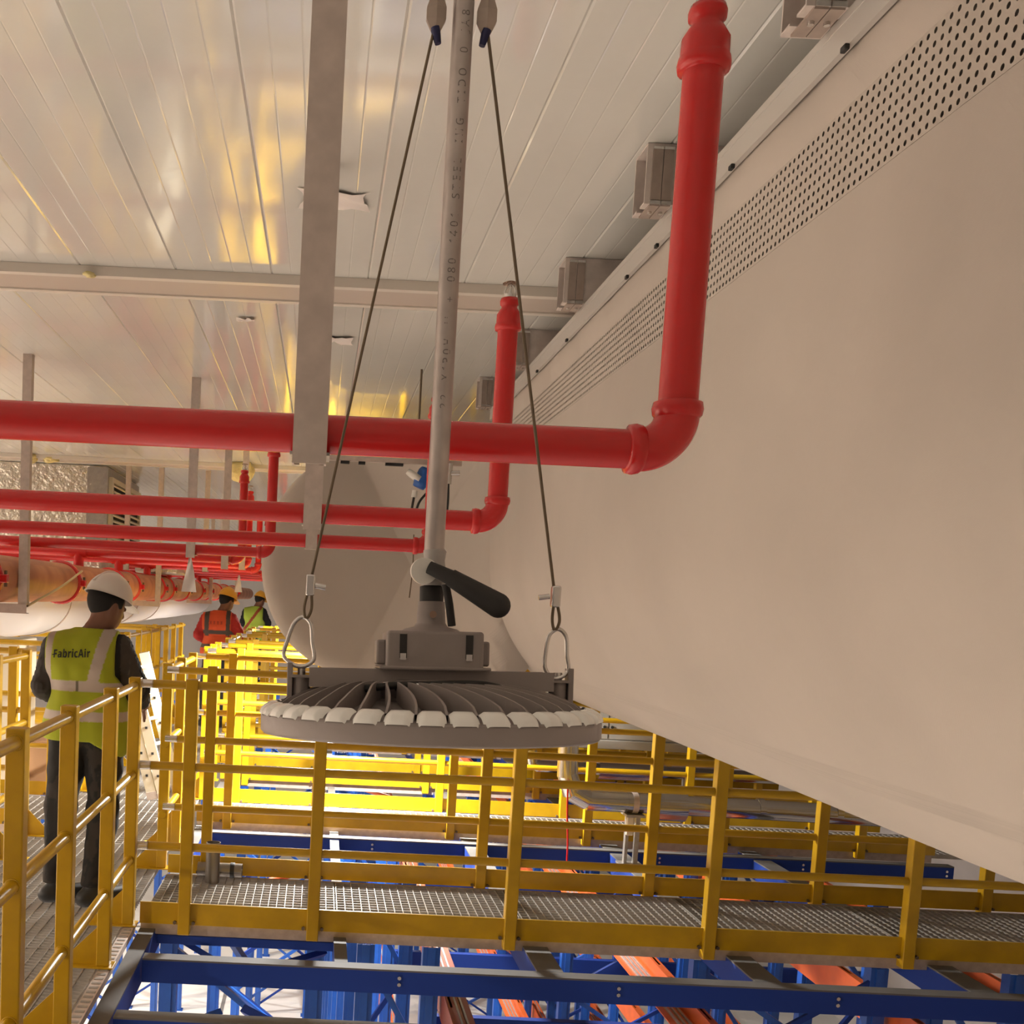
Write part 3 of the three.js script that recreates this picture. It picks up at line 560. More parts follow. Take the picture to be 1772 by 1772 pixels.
// upright frames: two posts and lattice bracing in the x-y plane
function rackFrame(x0, x1, label, group) {
  const t = thing('rack_frame', label, 'rack frame', [0, 0, 5.4], group), top = -.17, w = .045;
  for (const x of [x0, x1]) {
    const p = mesh('upright', [rb(x - w, x + w, FLOOR + .012, top, -.035, -.031), rb(x - w, x - w + .004, FLOOR + .012, top, -.031, .035), rb(x + w - .004, x + w, FLOOR + .012, top, -.031, .035), rb(x - w * .45, x + w * .45, FLOOR + .012, top, -.043, -.035)], M.blue, t);
    mesh('foot_plate', rb(x - .07, x + .07, FLOOR, FLOOR + .012, -.06, .06), M.blue, p);
  }
  const n = 8, h = (top - FLOOR - .2) / n;
  for (let k = 0; k < n; k++) { const y = top - .06 - k * h, a = k % 2 ? [x1, x0] : [x0, x1]; mesh('brace', bar(new THREE.Vector3(a[0], y, .0), new THREE.Vector3(a[1], y - h, .0), .03, .03), k % 3 === 1 ? M.navy : M.blue, t); if (x1 - x0 > .85) mesh('brace', bar(new THREE.Vector3(a[1], y, .02), new THREE.Vector3(a[0], y - h, .02), .03, .02), M.navy, t); }
  return t;
}
for (const [x0, x1, where] of [[-0.70, 0.06, 'under the worker side of the cross walkways'], [0.32, 0.66, 'below the hanging lamp'], [2.06, 2.98, 'below the chrome clad pipe'], [3.285, 3.70, 'under the lowest part of the big duct'], [-2.75, -1.95, 'beyond the long walkway']]) {
  const f = rackFrame(x0, x1, 'blue braced rack frame standing in the row ' + where, 'rack frames ' + where);
  const step = /lamp|lowest/.test(where) ? 1.37 : 2.74; for (let i = 1; 5.4 + i * step < 20; i++) copyOf(f, [0, 0, 5.4 + i * step]);
}
// cross members tying the rack rows together
for (const [Z, y, l] of [[5.5, -.66, 'navy rack cross member highest below the first cross walkway'], [5.55, -1.25, 'navy rack cross member lower below the first cross walkway'], [8.25, -.66, 'navy rack cross member highest below the second cross walkway'], [8.3, -1.25, 'navy rack cross member lower below the second cross walkway'], [11.0, -.66, 'navy rack cross member highest past the air unit'], [11.0, -1.6, 'navy rack cross member lower past the air unit']])
  tag(mesh('cross_member', rb(.70, 4.6, y - .07, y + .07, Z, Z + .05, .004), M.navy), l, 'steel beam');
// shuttle rails along the lanes
function shuttleRail(x, y, s, mat, label, group) {
  const t = thing('pallet_rail', label, 'pallet rail', [x, y, 0], group), Z0 = 5.25 - (y > -.6 ? 1.6 : 0), Z1 = 19.3;
  mesh('web', rb(-.006, .006, -.10, .10, Z0, Z1), mat, t);
  mesh('ledge', [rb(Math.min(0, s * .13), Math.max(0, s * .13), -.006, 0, Z0, Z1), rb(-.02, .02, .094, .10, Z0, Z1)], mat, t);
  for (const o of [.03, .06, .09]) mesh('track_rib', rb(s * o - .005, s * o + .005, 0, .012, Z0, Z1), M.galv, t);
}
for (const [x, s, where] of [[0.73, 1, 'below the hanging lamp'], [1.99, -1, 'on the lamp side of the pipe stand'], [3.06, 1, 'past the pipe stand'], [3.9, -1, 'under the lowest part of the big duct']])
  [-0.45, -2.1, -3.7].forEach((y, i) => shuttleRail(x, y, s, i ? M.orange : (s > 0 && x < 1 ? M.brown : M.orange), ['top level orange pallet rail ', 'middle level orange pallet rail ', 'bottom level orange pallet rail '][i] + where));
for (const [a, b, l] of [[[-.62, -.22, 6.15], [.05, -.22, 7.1], 'orange diagonal brace rod rising towards the chrome pipe'], [[.05, -.30, 6.15], [-.62, -.30, 7.1], 'orange diagonal brace rod crossing under the worker side'], [[.75, -.25, 9.98], [-.2, -.25, 11.4], 'orange diagonal brace rod past the air unit']])
  tag(mesh('brace_rod', cyl(V(...a), V(...b), .022, 10), M.orange), l, 'brace rod');
{ // floor markings: dark guide lines
  const f = scene.getObjectByName('floor');
  for (const [x0, x1, Z0, Z1] of [[-11, 9, 15.0, 15.06], [-11, 9, 17.8, 17.86], [-11, 9, 20.4, 20.5], [-4.2, -4.14, 6, 31], [-1.3, -1.24, 6, 31]]) mesh('floor_line', rb(x0, x1, FLOOR, FLOOR + .003, Z0, Z1), M.floorLine, f);
}

// ---------------------------------------------------------------- hanging LED high bay lamp
function buildLamp(lit, label) {
  const t = thing('high_bay_lamp', label, 'lamp', [0.129, 1.452, 1.2], lit ? (lit === 'cool' ? 'unseen daylight lamps' : 'unseen warm lamps') : undefined);
  const T = (g) => g.rotateX(-0.055).rotateZ(0.026);    // the hung lamp leans a little
  const P = (x, y, z) => new THREE.Vector3(x, y, z);
  const R = 0.190, NF = 36;
  mesh('housing', [T(lathe([[0, .004], [.172, .004], [.176, 0], [R - .003, 0], [R, .003], [R, .020], [R - .002, .0235], [R - .02, .0245], [.10, .034], [.055, .040], [0, .040]], 72))], M.lamp, t);
  mesh('lens', T(lathe([[0, -.001], [.150, -.001], [.160, .0035], [0, .0035]], 48)), lit ? (lit === 'cool' ? M.lensCool : M.lensWarm) : M.lens, t);
  for (let k = 0; k < NF; k++) {
    const a0 = k / NF * 2 * Math.PI, shape = [], N = 9, gpos = [], idx = [];
    for (let i = 0; i <= N; i++) {
      const s = i / N, r = .072 + s * .100, a = a0 + 0.42 * (1 - s) * (1 - s), x = r * Math.cos(a), z = r * Math.sin(a);
      const top = .060 - .026 * s * s - (s > .9 ? .003 : 0), bot = .040 - .0155 * s, th = .0013, nx = -Math.sin(a) * th, nz = Math.cos(a) * th;
      for (const [dx, dz, y] of [[nx, nz, bot], [nx, nz, top], [-nx, -nz, top], [-nx, -nz, bot]]) gpos.push(x + dx, y, z + dz);
      if (i) for (let q = 0; q < 4; q++) { const A = (i - 1) * 4 + q, B = (i - 1) * 4 + (q + 1) % 4, C = i * 4 + q, D = i * 4 + (q + 1) % 4; idx.push(A, C, B, B, C, D); }
    }
    const g = new THREE.BufferGeometry(); g.setAttribute('position', new THREE.Float32BufferAttribute(gpos, 3)); g.setIndex(idx);
    mesh('cooling_fin', T(toCreasedNormals(g, .6)), M.lamp, t);
    // rounded shoulder between two fins
    const w = 2 * Math.PI / NF * .90, am = a0 + Math.PI / NF, pad = grid(6, 8, (u, v) => {
      const ang = am + (u - .5) * w, e = Math.pow(Math.abs(u - .5) * 2, 8) * .004, th = v * Math.PI / 2, rr = R - .017 + .0185 * Math.sin(th) - e, y = .0215 + .0135 * Math.cos(th) - e;
      return [rr * Math.cos(ang), y, -rr * Math.sin(ang)];
    });
    mesh('rim_pad', T(pad), M.lampPad, t);
  }
  mesh('hub', T(lathe([[0, .04], [.056, .04], [.056, .058], [.05, .062], [0, .062]], 32)), M.lamp, t);
  mesh('chrome_ring', T(lathe([[.062, .036], [.0705, .034], [.0705, .059], [.062, .059], [.062, .036]], 60)), M.chip, t);
  // bracket
  const br = mesh('bracket', [T(rb(-.1355, .1335, .069, .0727, -.0290, .0290)), T(rb(-.136, .134, .052, .073, -.032, -.029)), T(rb(-.136, .134, .052, .073, .029, .032))], M.lamp, t);
  for (const s of [-1, 1]) {
    mesh('bracket_post', T(cyl(P(s * .145, .028, 0), P(s * .145, .062, 0), .010, 20)), M.lamp, t);
    const tab = mesh('side_tab', [T(rb(s * .158 - .003, s * .158 + .003, .026, .078, -.010, .010, .001)), T(rb(Math.min(s * .13, s * .158), Math.max(s * .13, s * .158), .0615, .0645, -.012, .012))], M.lamp, t);
    mesh('bolt', T(cyl(P(s * .145, .064, 0), P(s * .145, .073, 0), .005, 6)), M.steel, tab);
  }
  mesh('black_lead', T(tube([P(-.075, .052, .055), P(-.045, .056, .062), P(0, .058, .064), P(.05, .059, .06), P(.072, .055, .052), P(.09, .048, .04), P(.12, .042, .02)], .004, 40, 8)), M.rubber, t);
  // driver box
  const drv = mesh('driver_box', [T(rb(-.052, .054, .073, .116, -.045, .045, .004)), T(rb(-.060, .062, .073, .077, -.05, .05, .002))], M.lamp, t);
  for (const x of [-.034, .038]) { mesh('recess', T(rb(x - .004, x + .004, .086, .112, -.0458, -.0445)), M.rubber, drv); mesh('screw', T(rb(x - .0035, x + .003, .084, .091, -.0480, -.044)), M.steel, drv); }
  for (const s of [-1, 1]) mesh('ear', T(rb(s * .0575 - .0055 + .001, s * .0575 + .0055 + .001, .078, .106, -.022, .022, .003)), M.lamp, drv);
  const cn = mesh('mount_neck', [T(lathe([[.034, .116], [.030, .119], [.019, .122], [.0165, .126], [.0150, .150], [0, .150]], 32))], M.lamp, t);
  mesh('neck_screw', T(cyl(P(0, .135, .018), P(0, .135, .022), .004, 10)), M.brass, cn);
  mesh('black_collar', T(lathe([[.0135, .148], [.0135, .167], [.010, .168]], 24)), M.rubber, t);
  mesh('conduit_coupling', [lathe([[.013, .168], [.014, .172], [.012, .180], [.0135, .184], [.0115, .196], [.0130, .206], [.0105, .209]], 24).translate(-.004, 0, 0)], M.galv, t);
  const conduit = mesh('conduit', cyl(P(-.005, .205, 0), P(-.007, CEIL - 1.4521, 0), .0112, 24), M.conduit, t);
  // worn stencil print running up the conduit
  const print = [], msg = '22 X1P0H ii + 080 1401 STEEL ING TIDO 0 JA8 0003 I 1VAPO ECJ';
  let acc = 0;
  for (const ch of msg) {
    if (ch === ' ') { acc += .012; continue; }
    const g = new THREE.ShapeGeometry(fontR.generateShapes(ch, .0085), 3); g.computeBoundingBox(); const w = g.boundingBox.max.x;
    const p = g.attributes.position; for (let i = 0; i < p.count; i++) { const along_ = acc + p.getX(i), ac = p.getY(i) - .004, a = ac / .0113 - .15; p.setXYZ(i, -.006 + .01135 * Math.sin(-a), .36 + along_, .01135 * Math.cos(a)); }
    g.computeVertexNormals(); print.push(g); acc += w + .0035;
  }
  mesh('stencil_print', print, M.stencil, conduit).userData.label = 'worn grey print running up the conduit';
  // white end cap and black sleeve
  mesh('white_cap', cyl(P(-.017, .183, .012), P(-.017, .183, .026), .0145, 28), M.whitePlastic, t);
  mesh('black_sleeve', [cyl(P(-.013, .187, .032), P(.012, .176, .04), .0070, 16, .0085), cyl(P(.010, .177, .04), P(.062, .149, .05), .0095, 18, .0135), new THREE.SphereGeometry(.0135, 14, 10).scale(1, 1, 1).translate(.062, .149, .05)], M.rubber, t);
  mesh('black_cable', tube([P(.008, .170, .016), P(.013, .150, .016), P(.018, .124, .014)], .0045, 12, 8), M.rubber, t);
  // wires, clamps, snap hooks
  for (const s of [-1, 1]) {
    const wx = s < 0 ? -.144 : .135, top = P(s < 0 ? -.035 : .019, .778, 0), cl = P(wx - s * .002, .162, 0), hk = P(wx, .128, 0);
    mesh('wire_rope', [tube([top.clone().add(P(0, -.01, 0)), cl], .0018, 2, 6), tube([cl, hk.clone().add(P(-.003, .006, 0)), hk.clone().add(P(0, -.004, .002)), hk.clone().add(P(.005, .006, 0)), cl.clone().add(P(.002, -.004, .001))], .0018, 24, 6), tube([top, P(top.x - s * .006, 1.0, 0), P(-.006 + s * .012, CEIL - 1.4521, 0)], .0018, 8, 6), tube([top, P(top.x + s * .012, .86, 0), P(-.006 + s * .02, CEIL - 1.4521, 0)], .0018, 8, 6)], M.wire, t);
    const c = mesh('wire_clamp', [rb(cl.x - .004, cl.x + .006, cl.y - .012, cl.y + .012, -.006, .006, .002)], M.steel, t);
    mesh('clamp_bolt', cyl(P(cl.x - s * .006, cl.y, 0), P(cl.x - s * .018, cl.y - .002, 0), .003, 8), M.steel, c);
    const hx = wx + s * .004;
    mesh('snap_hook', tube([P(hx, .126, 0), P(hx - .0085, .120, 0), P(hx - .012 - (s < 0 ? .004 : 0), .100, 0), P(hx - .011 - (s < 0 ? .008 : 0), .080, 0), P(hx, .070, 0), P(hx + .014, .078, 0), P(hx + .012, .098, 0), P(hx + .0085, .120, 0)], .0024, 60, 8, true), M.steel, t);
    const g = mesh('wire_gripper', [along(toCreasedNormals(lathe([[0, -.018], [.006, -.017], [.012, -.006], [.012, .006], [.008, .017], [0, .018]], 6), .3).scale(1, 1, .55), top.clone().add(P(0, -.02, 0)), top.clone().add(P(0, .012, 0)))], M.plate, t);
    mesh('wire_tape', cyl(top.clone().add(P(s * -.0035, -.034, 0)), top.clone().add(P(s * .0005, -.018, 0)), .0035, 10, .0055), M.navyTape, g);
  }
  if (lit) { const l = new THREE.RectAreaLight(lit === 'cool' ? LAMP_COOL : LAMP_WARM, LAMP_POWER, .28, .28); l.name = 'unseen_lamp_light'; l.position.set(0, -.012, 0); l.rotation.x = -Math.PI / 2; t.add(l); }  // light of the unseen lamps only
  return t;
}
buildLamp(false, 'unlit round grey LED high bay lamp hanging on two wires from a conduit');
const unseenCoolLamp = buildLamp('cool', 'unseen daylight high bay lamp behind the duct end lighting the cross walkways'); unseenCoolLamp.position.set(0.13, 1.452, -7.75);  // unseen behind the duct end, placed to light the far walkways and racks
copyOf(unseenCoolLamp, [0.13, 1.452, 14.3]);
const unseenWarmLamp = buildLamp('warm', 'unseen warm white high bay lamp out of view lighting the duct wall and ceiling'); unseenWarmLamp.position.set(-6, 1.452, -1.2);  // out of view to one side, placed so floor bounce lights duct and ceiling
for (const [x, Z] of [[-6, 7.75], [-6, 14.3], [-9.5, 1.2], [-9.5, 7.75], [-9.5, 14.3]]) copyOf(unseenWarmLamp, [x, 1.452, Z]);

// ---------------------------------------------------------------- workers
function surfaceNets(sdf, mn, mx, cell, color) {
  const nx = Math.ceil((mx[0] - mn[0]) / cell) + 1, ny = Math.ceil((mx[1] - mn[1]) / cell) + 1, nz = Math.ceil((mx[2] - mn[2]) / cell) + 1;
  const f = new Float32Array(nx * ny * nz), id = (i, j, k) => (k * ny + j) * nx + i;
  for (let k = 0; k < nz; k++) for (let j = 0; j < ny; j++) for (let i = 0; i < nx; i++) f[id(i, j, k)] = sdf(mn[0] + i * cell, mn[1] + j * cell, mn[2] + k * cell);
  const vid = new Int32Array(nx * ny * nz).fill(-1), pos = [], idx = [];
  for (let k = 0; k < nz - 1; k++) for (let j = 0; j < ny - 1; j++) for (let i = 0; i < nx - 1; i++) {
    let c = 0, sx = 0, sy = 0, sz = 0; const v = [];
    for (let q = 0; q < 8; q++) v.push(f[id(i + (q & 1), j + (q >> 1 & 1), k + (q >> 2))]);
    for (let a = 0; a < 8; a++) for (const b of [a ^ 1, a ^ 2, a ^ 4]) if (b > a && (v[a] < 0) !== (v[b] < 0)) {
      const t = v[a] / (v[a] - v[b]), L = (p, q) => p + (q - p) * t; sx += L(a & 1, b & 1); sy += L(a >> 1 & 1, b >> 1 & 1); sz += L(a >> 2, b >> 2); c++;
    }
    if (c) { vid[id(i, j, k)] = pos.length / 3; pos.push(mn[0] + (i + sx / c) * cell, mn[1] + (j + sy / c) * cell, mn[2] + (k + sz / c) * cell); }
  }
  const q4 = (a, b, c, d, flip) => { if (a < 0 || b < 0 || c < 0 || d < 0) return; flip ? idx.push(a, c, b, a, d, c) : idx.push(a, b, c, a, c, d); };
  for (let k = 1; k < nz - 1; k++) for (let j = 1; j < ny - 1; j++) for (let i = 1; i < nx - 1; i++) {
    const s = f[id(i, j, k)] < 0;
    if (s !== f[id(i + 1, j, k)] < 0) q4(vid[id(i, j - 1, k - 1)], vid[id(i, j, k - 1)], vid[id(i, j, k)], vid[id(i, j - 1, k)], !s);
    if (s !== f[id(i, j + 1, k)] < 0) q4(vid[id(i - 1, j, k - 1)], vid[id(i, j, k - 1)], vid[id(i, j, k)], vid[id(i - 1, j, k)], s);
    if (s !== f[id(i, j, k + 1)] < 0) q4(vid[id(i - 1, j - 1, k)], vid[id(i, j - 1, k)], vid[id(i, j, k)], vid[id(i - 1, j, k)], !s);
  }
  const g = new THREE.BufferGeometry(); g.setAttribute('position', new THREE.Float32BufferAttribute(pos, 3)); g.setIndex(idx); g.computeVertexNormals();
  if (color) { const col = new Float32Array(pos.length); for (let i = 0; i < pos.length; i += 3) { const c = color(pos[i], pos[i + 1], pos[i + 2]); col[i] = c[0]; col[i + 1] = c[1]; col[i + 2] = c[2]; } g.setAttribute('color', new THREE.BufferAttribute(col, 3)); }
  return g;
}
const smin = (a, b, k) => { const h = Math.max(k - Math.abs(a - b), 0) / k; return Math.min(a, b) - h * h * k * .25; };
function cap(x, y, z, a, b, ra, rb_) {
  const bx = b[0] - a[0], by = b[1] - a[1], bz = b[2] - a[2], px = x - a[0], py = y - a[1], pz = z - a[2];
  const t = Math.max(0, Math.min(1, (px * bx + py * by + pz * bz) / (bx * bx + by * by + bz * bz + 1e-9)));
  return Math.hypot(px - t * bx, py - t * by, pz - t * bz) - (ra + (rb_ - ra) * t);
}
const ell = (x, y, z, c, r) => { const k = Math.hypot((x - c[0]) / r[0], (y - c[1]) / r[1], (z - c[2]) / r[2]); return (k - 1) * Math.min(...r); };
// local axes: x right, y up, z towards the viewer; the figure faces away (-z), head turned to +x
function buildPerson(o) {
  const t = thing('person', o.label, 'person', o.pos), J = {
    neck: [.0, 1.385, .0], head: [.052, 1.512, -.035], shL: [-.192, 1.290, .0], shR: [.118, 1.303, -.02], elL: [-.240, 1.10, .01], elR: [.215, 1.10, -.03], wrL: [-.185, 1.00, -.17], wrR: [.215, 1.02, -.20],
    hipL: [-.105, .88, 0], hipR: [.065, .88, 0], knL: [-.155, .47, -.03], knR: [.065, .46, -.02], anL: [-.165, .10, .0], anR: [.035, .09, .045], toL: [-.03, .04, -.11], toR: [.165, .035, -.085], ...(o.J || {}) };
  const arms = (x, y, z, k) => Math.min(Math.min(smin(cap(x, y, z, J.shL, J.elL, .058 + k, .046 + k), cap(x, y, z, J.elL, J.wrL, .046 + k, .033 + k), .03), smin(cap(x, y, z, J.shR, J.elR, .058 + k, .046 + k), cap(x, y, z, J.elR, J.wrR, .046 + k, .033 + k), .03)));
  const torso = (x, y, z, k) => { let d = cap(x, y, z, [-.105, 1.22, 0], [.030, 1.22, 0], .115 + k, .115 + k); d = smin(d, cap(x, y, z, [-.075, 1.02, .0], [.035, 1.02, 0], .105 + k, .105 + k), .12); d = smin(d, cap(x, y, z, [-.075, .92, .0], [.035, .92, 0], .11 + k, .11 + k), .1); d = smin(d, cap(x, y, z, J.shL, J.shR, .055 + k, .055 + k), .09); return smin(d, cap(x, y, z, [0, 1.30, .01], J.neck, .075 + k, .055 + k), .06); };
  const legs = (x, y, z, k) => Math.min(smin(cap(x, y, z, J.hipL, J.knL, .085 + k, .058 + k), cap(x, y, z, J.knL, J.anL, .058 + k, .040 + k), .03), smin(cap(x, y, z, J.hipR, J.knR, .085 + k, .058 + k), cap(x, y, z, J.knR, J.anR, .058 + k, .040 + k), .03));
  const H = J.head, fwd = new THREE.Vector3(.62, -.32, -.72).normalize(), rt = new THREE.Vector3().crossVectors(fwd, new THREE.Vector3(0, 1, 0)).normalize(), up = new THREE.Vector3().crossVectors(rt, fwd);
  const hl = (x, y, z) => { const d = new THREE.Vector3(x - H[0], y - H[1], z - H[2]); return [d.dot(rt), d.dot(up), -d.dot(fwd)]; };   // head frame: face at -z
  const headS = (x, y, z) => {
    const [a, b, c] = hl(x, y, z); let d = ell(a, b, c, [0, .025, .01], [.076, .098, .095]); d = smin(d, ell(a, b, c, [0, -.055, -.035], [.055, .06, .055]), .05);
    d = smin(d, cap(a, b, c, [0, .012, -.088], [0, -.022, -.104], .008, .014), .02);
    for (const s of [-1, 1]) { d = smin(d, ell(a, b, c, [s * .077, -.012, .012], [.009, .032, .020]), .008); d = Math.max(d, -(Math.hypot(a - s * .032, b - .012, c + .094) - .012)); d = Math.min(d, Math.hypot(a - s * .032, b - .010, c + .082) - .012); }
    d = Math.max(d, -cap(a, b, c, [-.02, -.06, -.093], [.02, -.06, -.093], .0035, .0035));
    return smin(d, cap(x, y, z, J.neck, [H[0], H[1] - .05, H[2] + .02], .058, .055), .035);
  };
  const hand = (W, E, s) => { const d0 = new THREE.Vector3(...W).sub(new THREE.Vector3(...E)).normalize(), sd = new THREE.Vector3(s, 0, .1).cross(d0).normalize(), dn = new THREE.Vector3(0, -1, 0), at = (f, w, n) => [W[0] + d0.x * f + sd.x * w + dn.x * n, W[1] + d0.y * f + sd.y * w + dn.y * n, W[2] + d0.z * f + sd.z * w + dn.z * n];
    const bones = [[at(.0, 0, 0), at(.05, 0, 0), .028, .030], [at(.045, .02, 0), at(.075, .022, .005), .018, .012]];
    [[-.027, .055], [-.009, .068], [.009, .064], [.026, .048]].forEach(([w, l]) => { bones.push([at(.07, w, .0), at(.07 + l * .5, w, .012), .010, .009]); bones.push([at(.07 + l * .5, w, .012), at(.07 + l * .7, w, .04), .009, .0075]); });
    bones.push([at(.02, .03, .01), at(.06, .05, .025), .012, .009]); return (x, y, z) => { let d = 9; bones.forEach((b, i) => { const c = cap(x, y, z, b[0], b[1], b[2], b[3]); d = i < 2 ? smin(d, c, .02) : smin(d, c, .004); }); return d; }; };
  const hL = hand(J.wrL, J.elL, -1), hR = hand(J.wrR, J.elR, 1), big = o.detail ? 1 : 1.8;
  const bodyS = (x, y, z) => smin(smin(torso(x, y, z, -.02), arms(x, y, z, -.012), .03), legs(x, y, z, -.015), .05);
  const gs = [surfaceNets(bodyS, [-.32, .02, -.3], [.32, 1.44, .17], .014 * big), surfaceNets(headS, [H[0] - .16, 1.35, H[2] - .17], [H[0] + .17, 1.68, H[2] + .15], .006 * big),
    surfaceNets((x, y, z) => hL(x, y, z), [J.wrL[0] - .12, J.wrL[1] - .15, J.wrL[2] - .19], [J.wrL[0] + .12, J.wrL[1] + .1, J.wrL[2] + .06], .005 * big), surfaceNets((x, y, z) => hR(x, y, z), [J.wrR[0] - .12, J.wrR[1] - .15, J.wrR[2] - .19], [J.wrR[0] + .12, J.wrR[1] + .1, J.wrR[2] + .06], .005 * big)];
  mesh('body', gs, M.skin, t);
  const hairS = (x, y, z) => { const [a, b, c] = hl(x, y, z); let d = ell(a, b, c, [0, .028, .016], [.084, .106, .101]); d = Math.max(d, -(c + .045)); d = Math.max(d, -(b + .098 - (c < .015 ? .08 : 0))); return d; };
  mesh('hair', surfaceNets(hairS, [H[0] - .15, 1.38, H[2] - .15], [H[0] + .15, 1.68, H[2] + .15], .007 * big), M.hair, t);
  // helmet in the head frame
  const hq = new THREE.Quaternion().setFromRotationMatrix(new THREE.Matrix4().makeBasis(rt, up, fwd.clone().negate()));
  const place = g => g.applyQuaternion(hq).translate(H[0], H[1], H[2]);
  const dome = grid(36, 12, (u, v) => { const a = u * 2 * Math.PI, e = v * Math.PI / 2, r = Math.cos(e); return [.108 * r * Math.cos(a), .040 + .128 * Math.sin(e), -(.125 * r * Math.sin(a) + .005)]; });
  const inner = grid(36, 10, (u, v) => { const a = -u * 2 * Math.PI, e = v * Math.PI / 2, r = Math.cos(e); return [.103 * r * Math.cos(a), .040 + .122 * Math.sin(e), -(.120 * r * Math.sin(a) + .005)]; });
  const rim = grid(48, 2, (u, v) => { const a = u * 2 * Math.PI, s = Math.max(0, -Math.sin(a)), ex = v * (.010 + .055 * s ** 2); return [(.106 + ex * .7) * Math.cos(a), .047 - .006 * v - .02 * v * s, -((.123 + ex) * Math.sin(a) + .005)]; });
  const h = mesh('helmet', [place(dome), place(inner), place(rim)], o.helmet, t); h.material.side = THREE.DoubleSide;
  mesh('helmet_ridge', place(tube([new THREE.Vector3(0, .075, -.114), new THREE.Vector3(0, .146, -.064), new THREE.Vector3(0, .168, 0), new THREE.Vector3(0, .150, .064), new THREE.Vector3(0, .088, .119)], .009, 20, 8)), o.helmet, h);
  // clothing
  const wr = (x, y, z) => .006 * (vnoise(x * 22 + 40, y * 16 + 40, 256) - .5) + .005 * (vnoise(z * 20 + 60, y * 20 + 9, 256) - .5);
  const shirtS = (x, y, z) => { let d = smin(torso(x, y, z, .002), arms(x, y, z, .017), .03) + wr(x, y, z) * 1.5; d = Math.max(d, .9 - y, y - 1.415); for (const [w, e] of [[J.wrL, J.elL], [J.wrR, J.elR]]) { const l = Math.hypot(w[0] - e[0], w[1] - e[1], w[2] - e[2]); d = Math.max(d, ((x - w[0]) * (w[0] - e[0]) + (y - w[1]) * (w[1] - e[1]) + (z - w[2]) * (w[2] - e[2])) / l * (Math.hypot(x - w[0], y - w[1], z - w[2]) < .12 ? 1 : 0) - .0001 * (1)); } return d; };
  mesh('shirt', surfaceNets(shirtS, [-.36, .86, -.33], [.36, 1.45, .18], .009 * big, (x, y, z) => o.shirt(x, y, z)), M.cloth, t);
  const vestB = (x) => .845 - .09 * Math.max(0, Math.min(1, (x - .02) / .15));
  const vestCore = (x, y, z) => { let d = torso(x, y, z, .020); d = smin(d, cap(x, y, z, [-.10, .86, .0], [.06, .84, 0], .125, .125), .12); d = smin(d, cap(x, y, z, J.shL, J.shR, .074, .074), .03); return d + wr(x, y, z) * 1.2; };
  const vestS = (x, y, z) => { let d = vestCore(x, y, z); d = Math.max(d, vestB(x) - y, y - 1.40 + .0 * x);
    d = Math.max(d, -(Math.hypot(x - .015, (y - 1.43) * .9, z + .01) - .075));                                            // neck opening
    const hip = .7 * Math.max(0, 1.17 - y); return Math.max(d, -.224 - hip - x, x - .118 - hip); };   // armholes
  mesh('vest', surfaceNets(vestS, [-.30, .72, -.2], [.28, 1.44, .2], .0065 * big, o.vest), M.cloth, t);
  const trS = (x, y, z) => { let d = legs(x, y, z, .021) + wr(x * 1.3, y * .8, z) * 2.2; d = smin(d, cap(x, y, z, [-.08, .90, 0], [.04, .90, 0], .112, .112), .05); return Math.max(d, .105 - y, y - .95); };
  mesh('trousers', surfaceNets(trS, [-.30, .07, -.2], [.25, .98, .2], .010 * big, (x, y, z) => { const n = fbm(x * 1.7 + z + 4, y * 1.3 + 3, 8, 3); return n > .56 ? o.trouser[1] : n > .46 ? o.trouser[2] : o.trouser[0]; }), M.cloth, t);
  for (const [an, to] of [[J.anL, J.toL], [J.anR, J.toR]]) {
    const back = [an[0] + (an[0] - to[0]) * .28, .045, an[2] + (an[2] - to[2]) * .28];
    const S = (x, y, z) => { let d = cap(x, y, z, back, [to[0], .04, to[2]], .042, .038); d = smin(d, cap(x, y, z, [an[0], .05, an[2]], [an[0], .125, an[2]], .046, .044), .04); return Math.max(d, .004 - y, y - .135); };
    const sh = mesh('shoe', surfaceNets(S, [Math.min(back[0], to[0]) - .08, -.01, Math.min(back[2], to[2]) - .08], [Math.max(back[0], to[0]) + .08, .16, Math.max(back[2], to[2]) + .08], .008 * big), M.black, t);
  }
  return { t, vestCore };
}
const LIME = [.30, .34, .012], STRIP = [.42, .36, .31], SEAMC = [.40, .44, .05];
const w1 = buildPerson({
  label: 'person in white helmet and lime vest lettered on the back, looking down', pos: [-1.115, 0, 5.3], detail: true, helmet: M.helmetWhite,
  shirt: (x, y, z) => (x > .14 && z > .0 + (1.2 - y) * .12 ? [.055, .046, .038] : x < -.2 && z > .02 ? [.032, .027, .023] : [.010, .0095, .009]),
  vest: (x, y, z) => {
    if ((y > 1.09 && y < 1.142 - .05 * Math.max(0, x)) || (y > .945 && y < .995)) return Math.abs(x + .055) < .006 && y > 1.08 ? [.12, .10, .07] : STRIP;
    const cR = .022 + (y - 1.14) * .25, cL = -.203 + (1.3 - y) * -.02;
    if (y > 1.1 && Math.abs(x - cR) < .029) return STRIP; if (y > 1.1 && x < cL + .018 && x > cL - .015) return STRIP; if (z < -.05) return LIME; return LIME;
  }, trouser: [[.009, .0075, .006], [.020, .015, .010], [.005, .0045, .004]] });
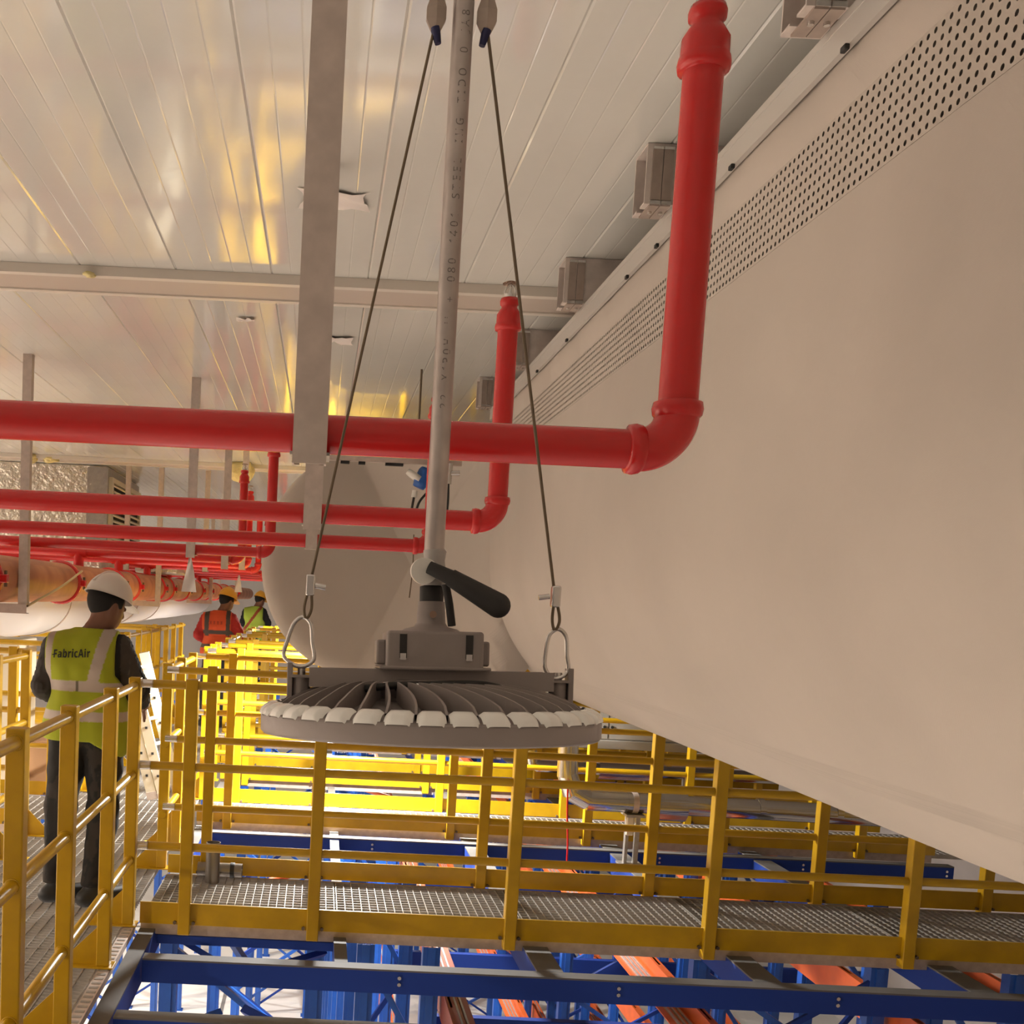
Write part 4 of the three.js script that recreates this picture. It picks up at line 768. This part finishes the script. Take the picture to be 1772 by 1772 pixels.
{ // lettering printed on the vest back, following the cloth
  const shapes = font.generateShapes('FabricAir', .040), g0 = new THREE.ShapeGeometry(shapes, 4); g0.computeBoundingBox();
  const bb = g0.boundingBox, W = bb.max.x - bb.min.x, H = .180;
  const fbar = new THREE.ShapeGeometry(new THREE.Shape([new THREE.Vector2(-.008, .013), new THREE.Vector2(.016, .0135), new THREE.Vector2(.016, .0185), new THREE.Vector2(-.004, .0175)]));
  const conform = g => { const p = g.attributes.position, k = H / W; for (let i = 0; i < p.count; i++) {
    const x = -.172 + (p.getX(i) - bb.min.x) * k, y = 1.255 + p.getY(i) * k * 1.3 + (x + .1) * .055; let z = .25; for (let s = 0; s < 60; s++) { const d = w1.vestCore(x, y, z); if (d < .0006) break; z -= d * .8; } p.setXYZ(i, x, y, z + .0028); } g.computeVertexNormals(); return g; };
  mesh('lettering', [conform(g0), conform(fbar)], M.print, w1.t).userData.label = 'black FabricAir lettering across the back';
}
const ORG = [.60, .085, .025], DSTRIP = [.075, .06, .05];
const w2 = buildPerson({
  label: 'person in yellow helmet, orange vest and red sleeves on the far walkway', pos: [-1.165, 0, 12.7], detail: false, helmet: M.helmetYellow,
  J: { elL: [-.27, 1.10, .01], elR: [.235, 1.10, -.03] },
  shirt: () => [.36, .022, .02], vest: (x, y) => ((y > 1.115 && y < 1.165) || (y > .955 && y < 1.0) ? DSTRIP : (y > 1.1 && (Math.abs(x - .085) < .026 || Math.abs(x + .165) < .026)) ? DSTRIP : ORG),
  trouser: [[.02, .02, .025], [.03, .03, .035], [.015, .015, .02]] });
{ // small dark red print on the orange vest
  const gs = []; for (let k = 0; k < 4; k++) for (const [dx, dy, w, h] of [[0, .012, .026, .004], [0, -.002, .022, .004], [0, -.016, .028, .004], [0, 0, .004, .032]]) { const x = -.115 + k * .042 + dx, y = 1.255 + dy; let z = .25; for (let s = 0; s < 60; s++) { const d = w2.vestCore(x, y, z); if (d < .001) break; z -= d * .8; } gs.push(new THREE.BoxGeometry(w, h, .002).translate(x, y, z + .003)); }
  mesh('vest_print', gs, M.printRed, w2.t);
}
buildPerson({ label: 'person in yellow helmet, dark sleeves and lime vest at the duct end', pos: [-1.14, 0, 19.2], detail: false, helmet: M.helmetYellow, shirt: () => [.01, .01, .012], vest: (x, y) => (Math.abs((x + .05) - (y - 1.2) * .7) < .03 ? [.25, .05, .02] : [.30, .42, .05]), trouser: [[.02, .02, .025], [.03, .03, .035], [.015, .015, .02]] });
{ const t = thing('walkway', 'far end of the grated walkway under the last worker', 'walkway'); gratingPanel(t, -1.80, -.87, 15.6, 20.5, .0515, .1); }

renderer.render(scene, camera);
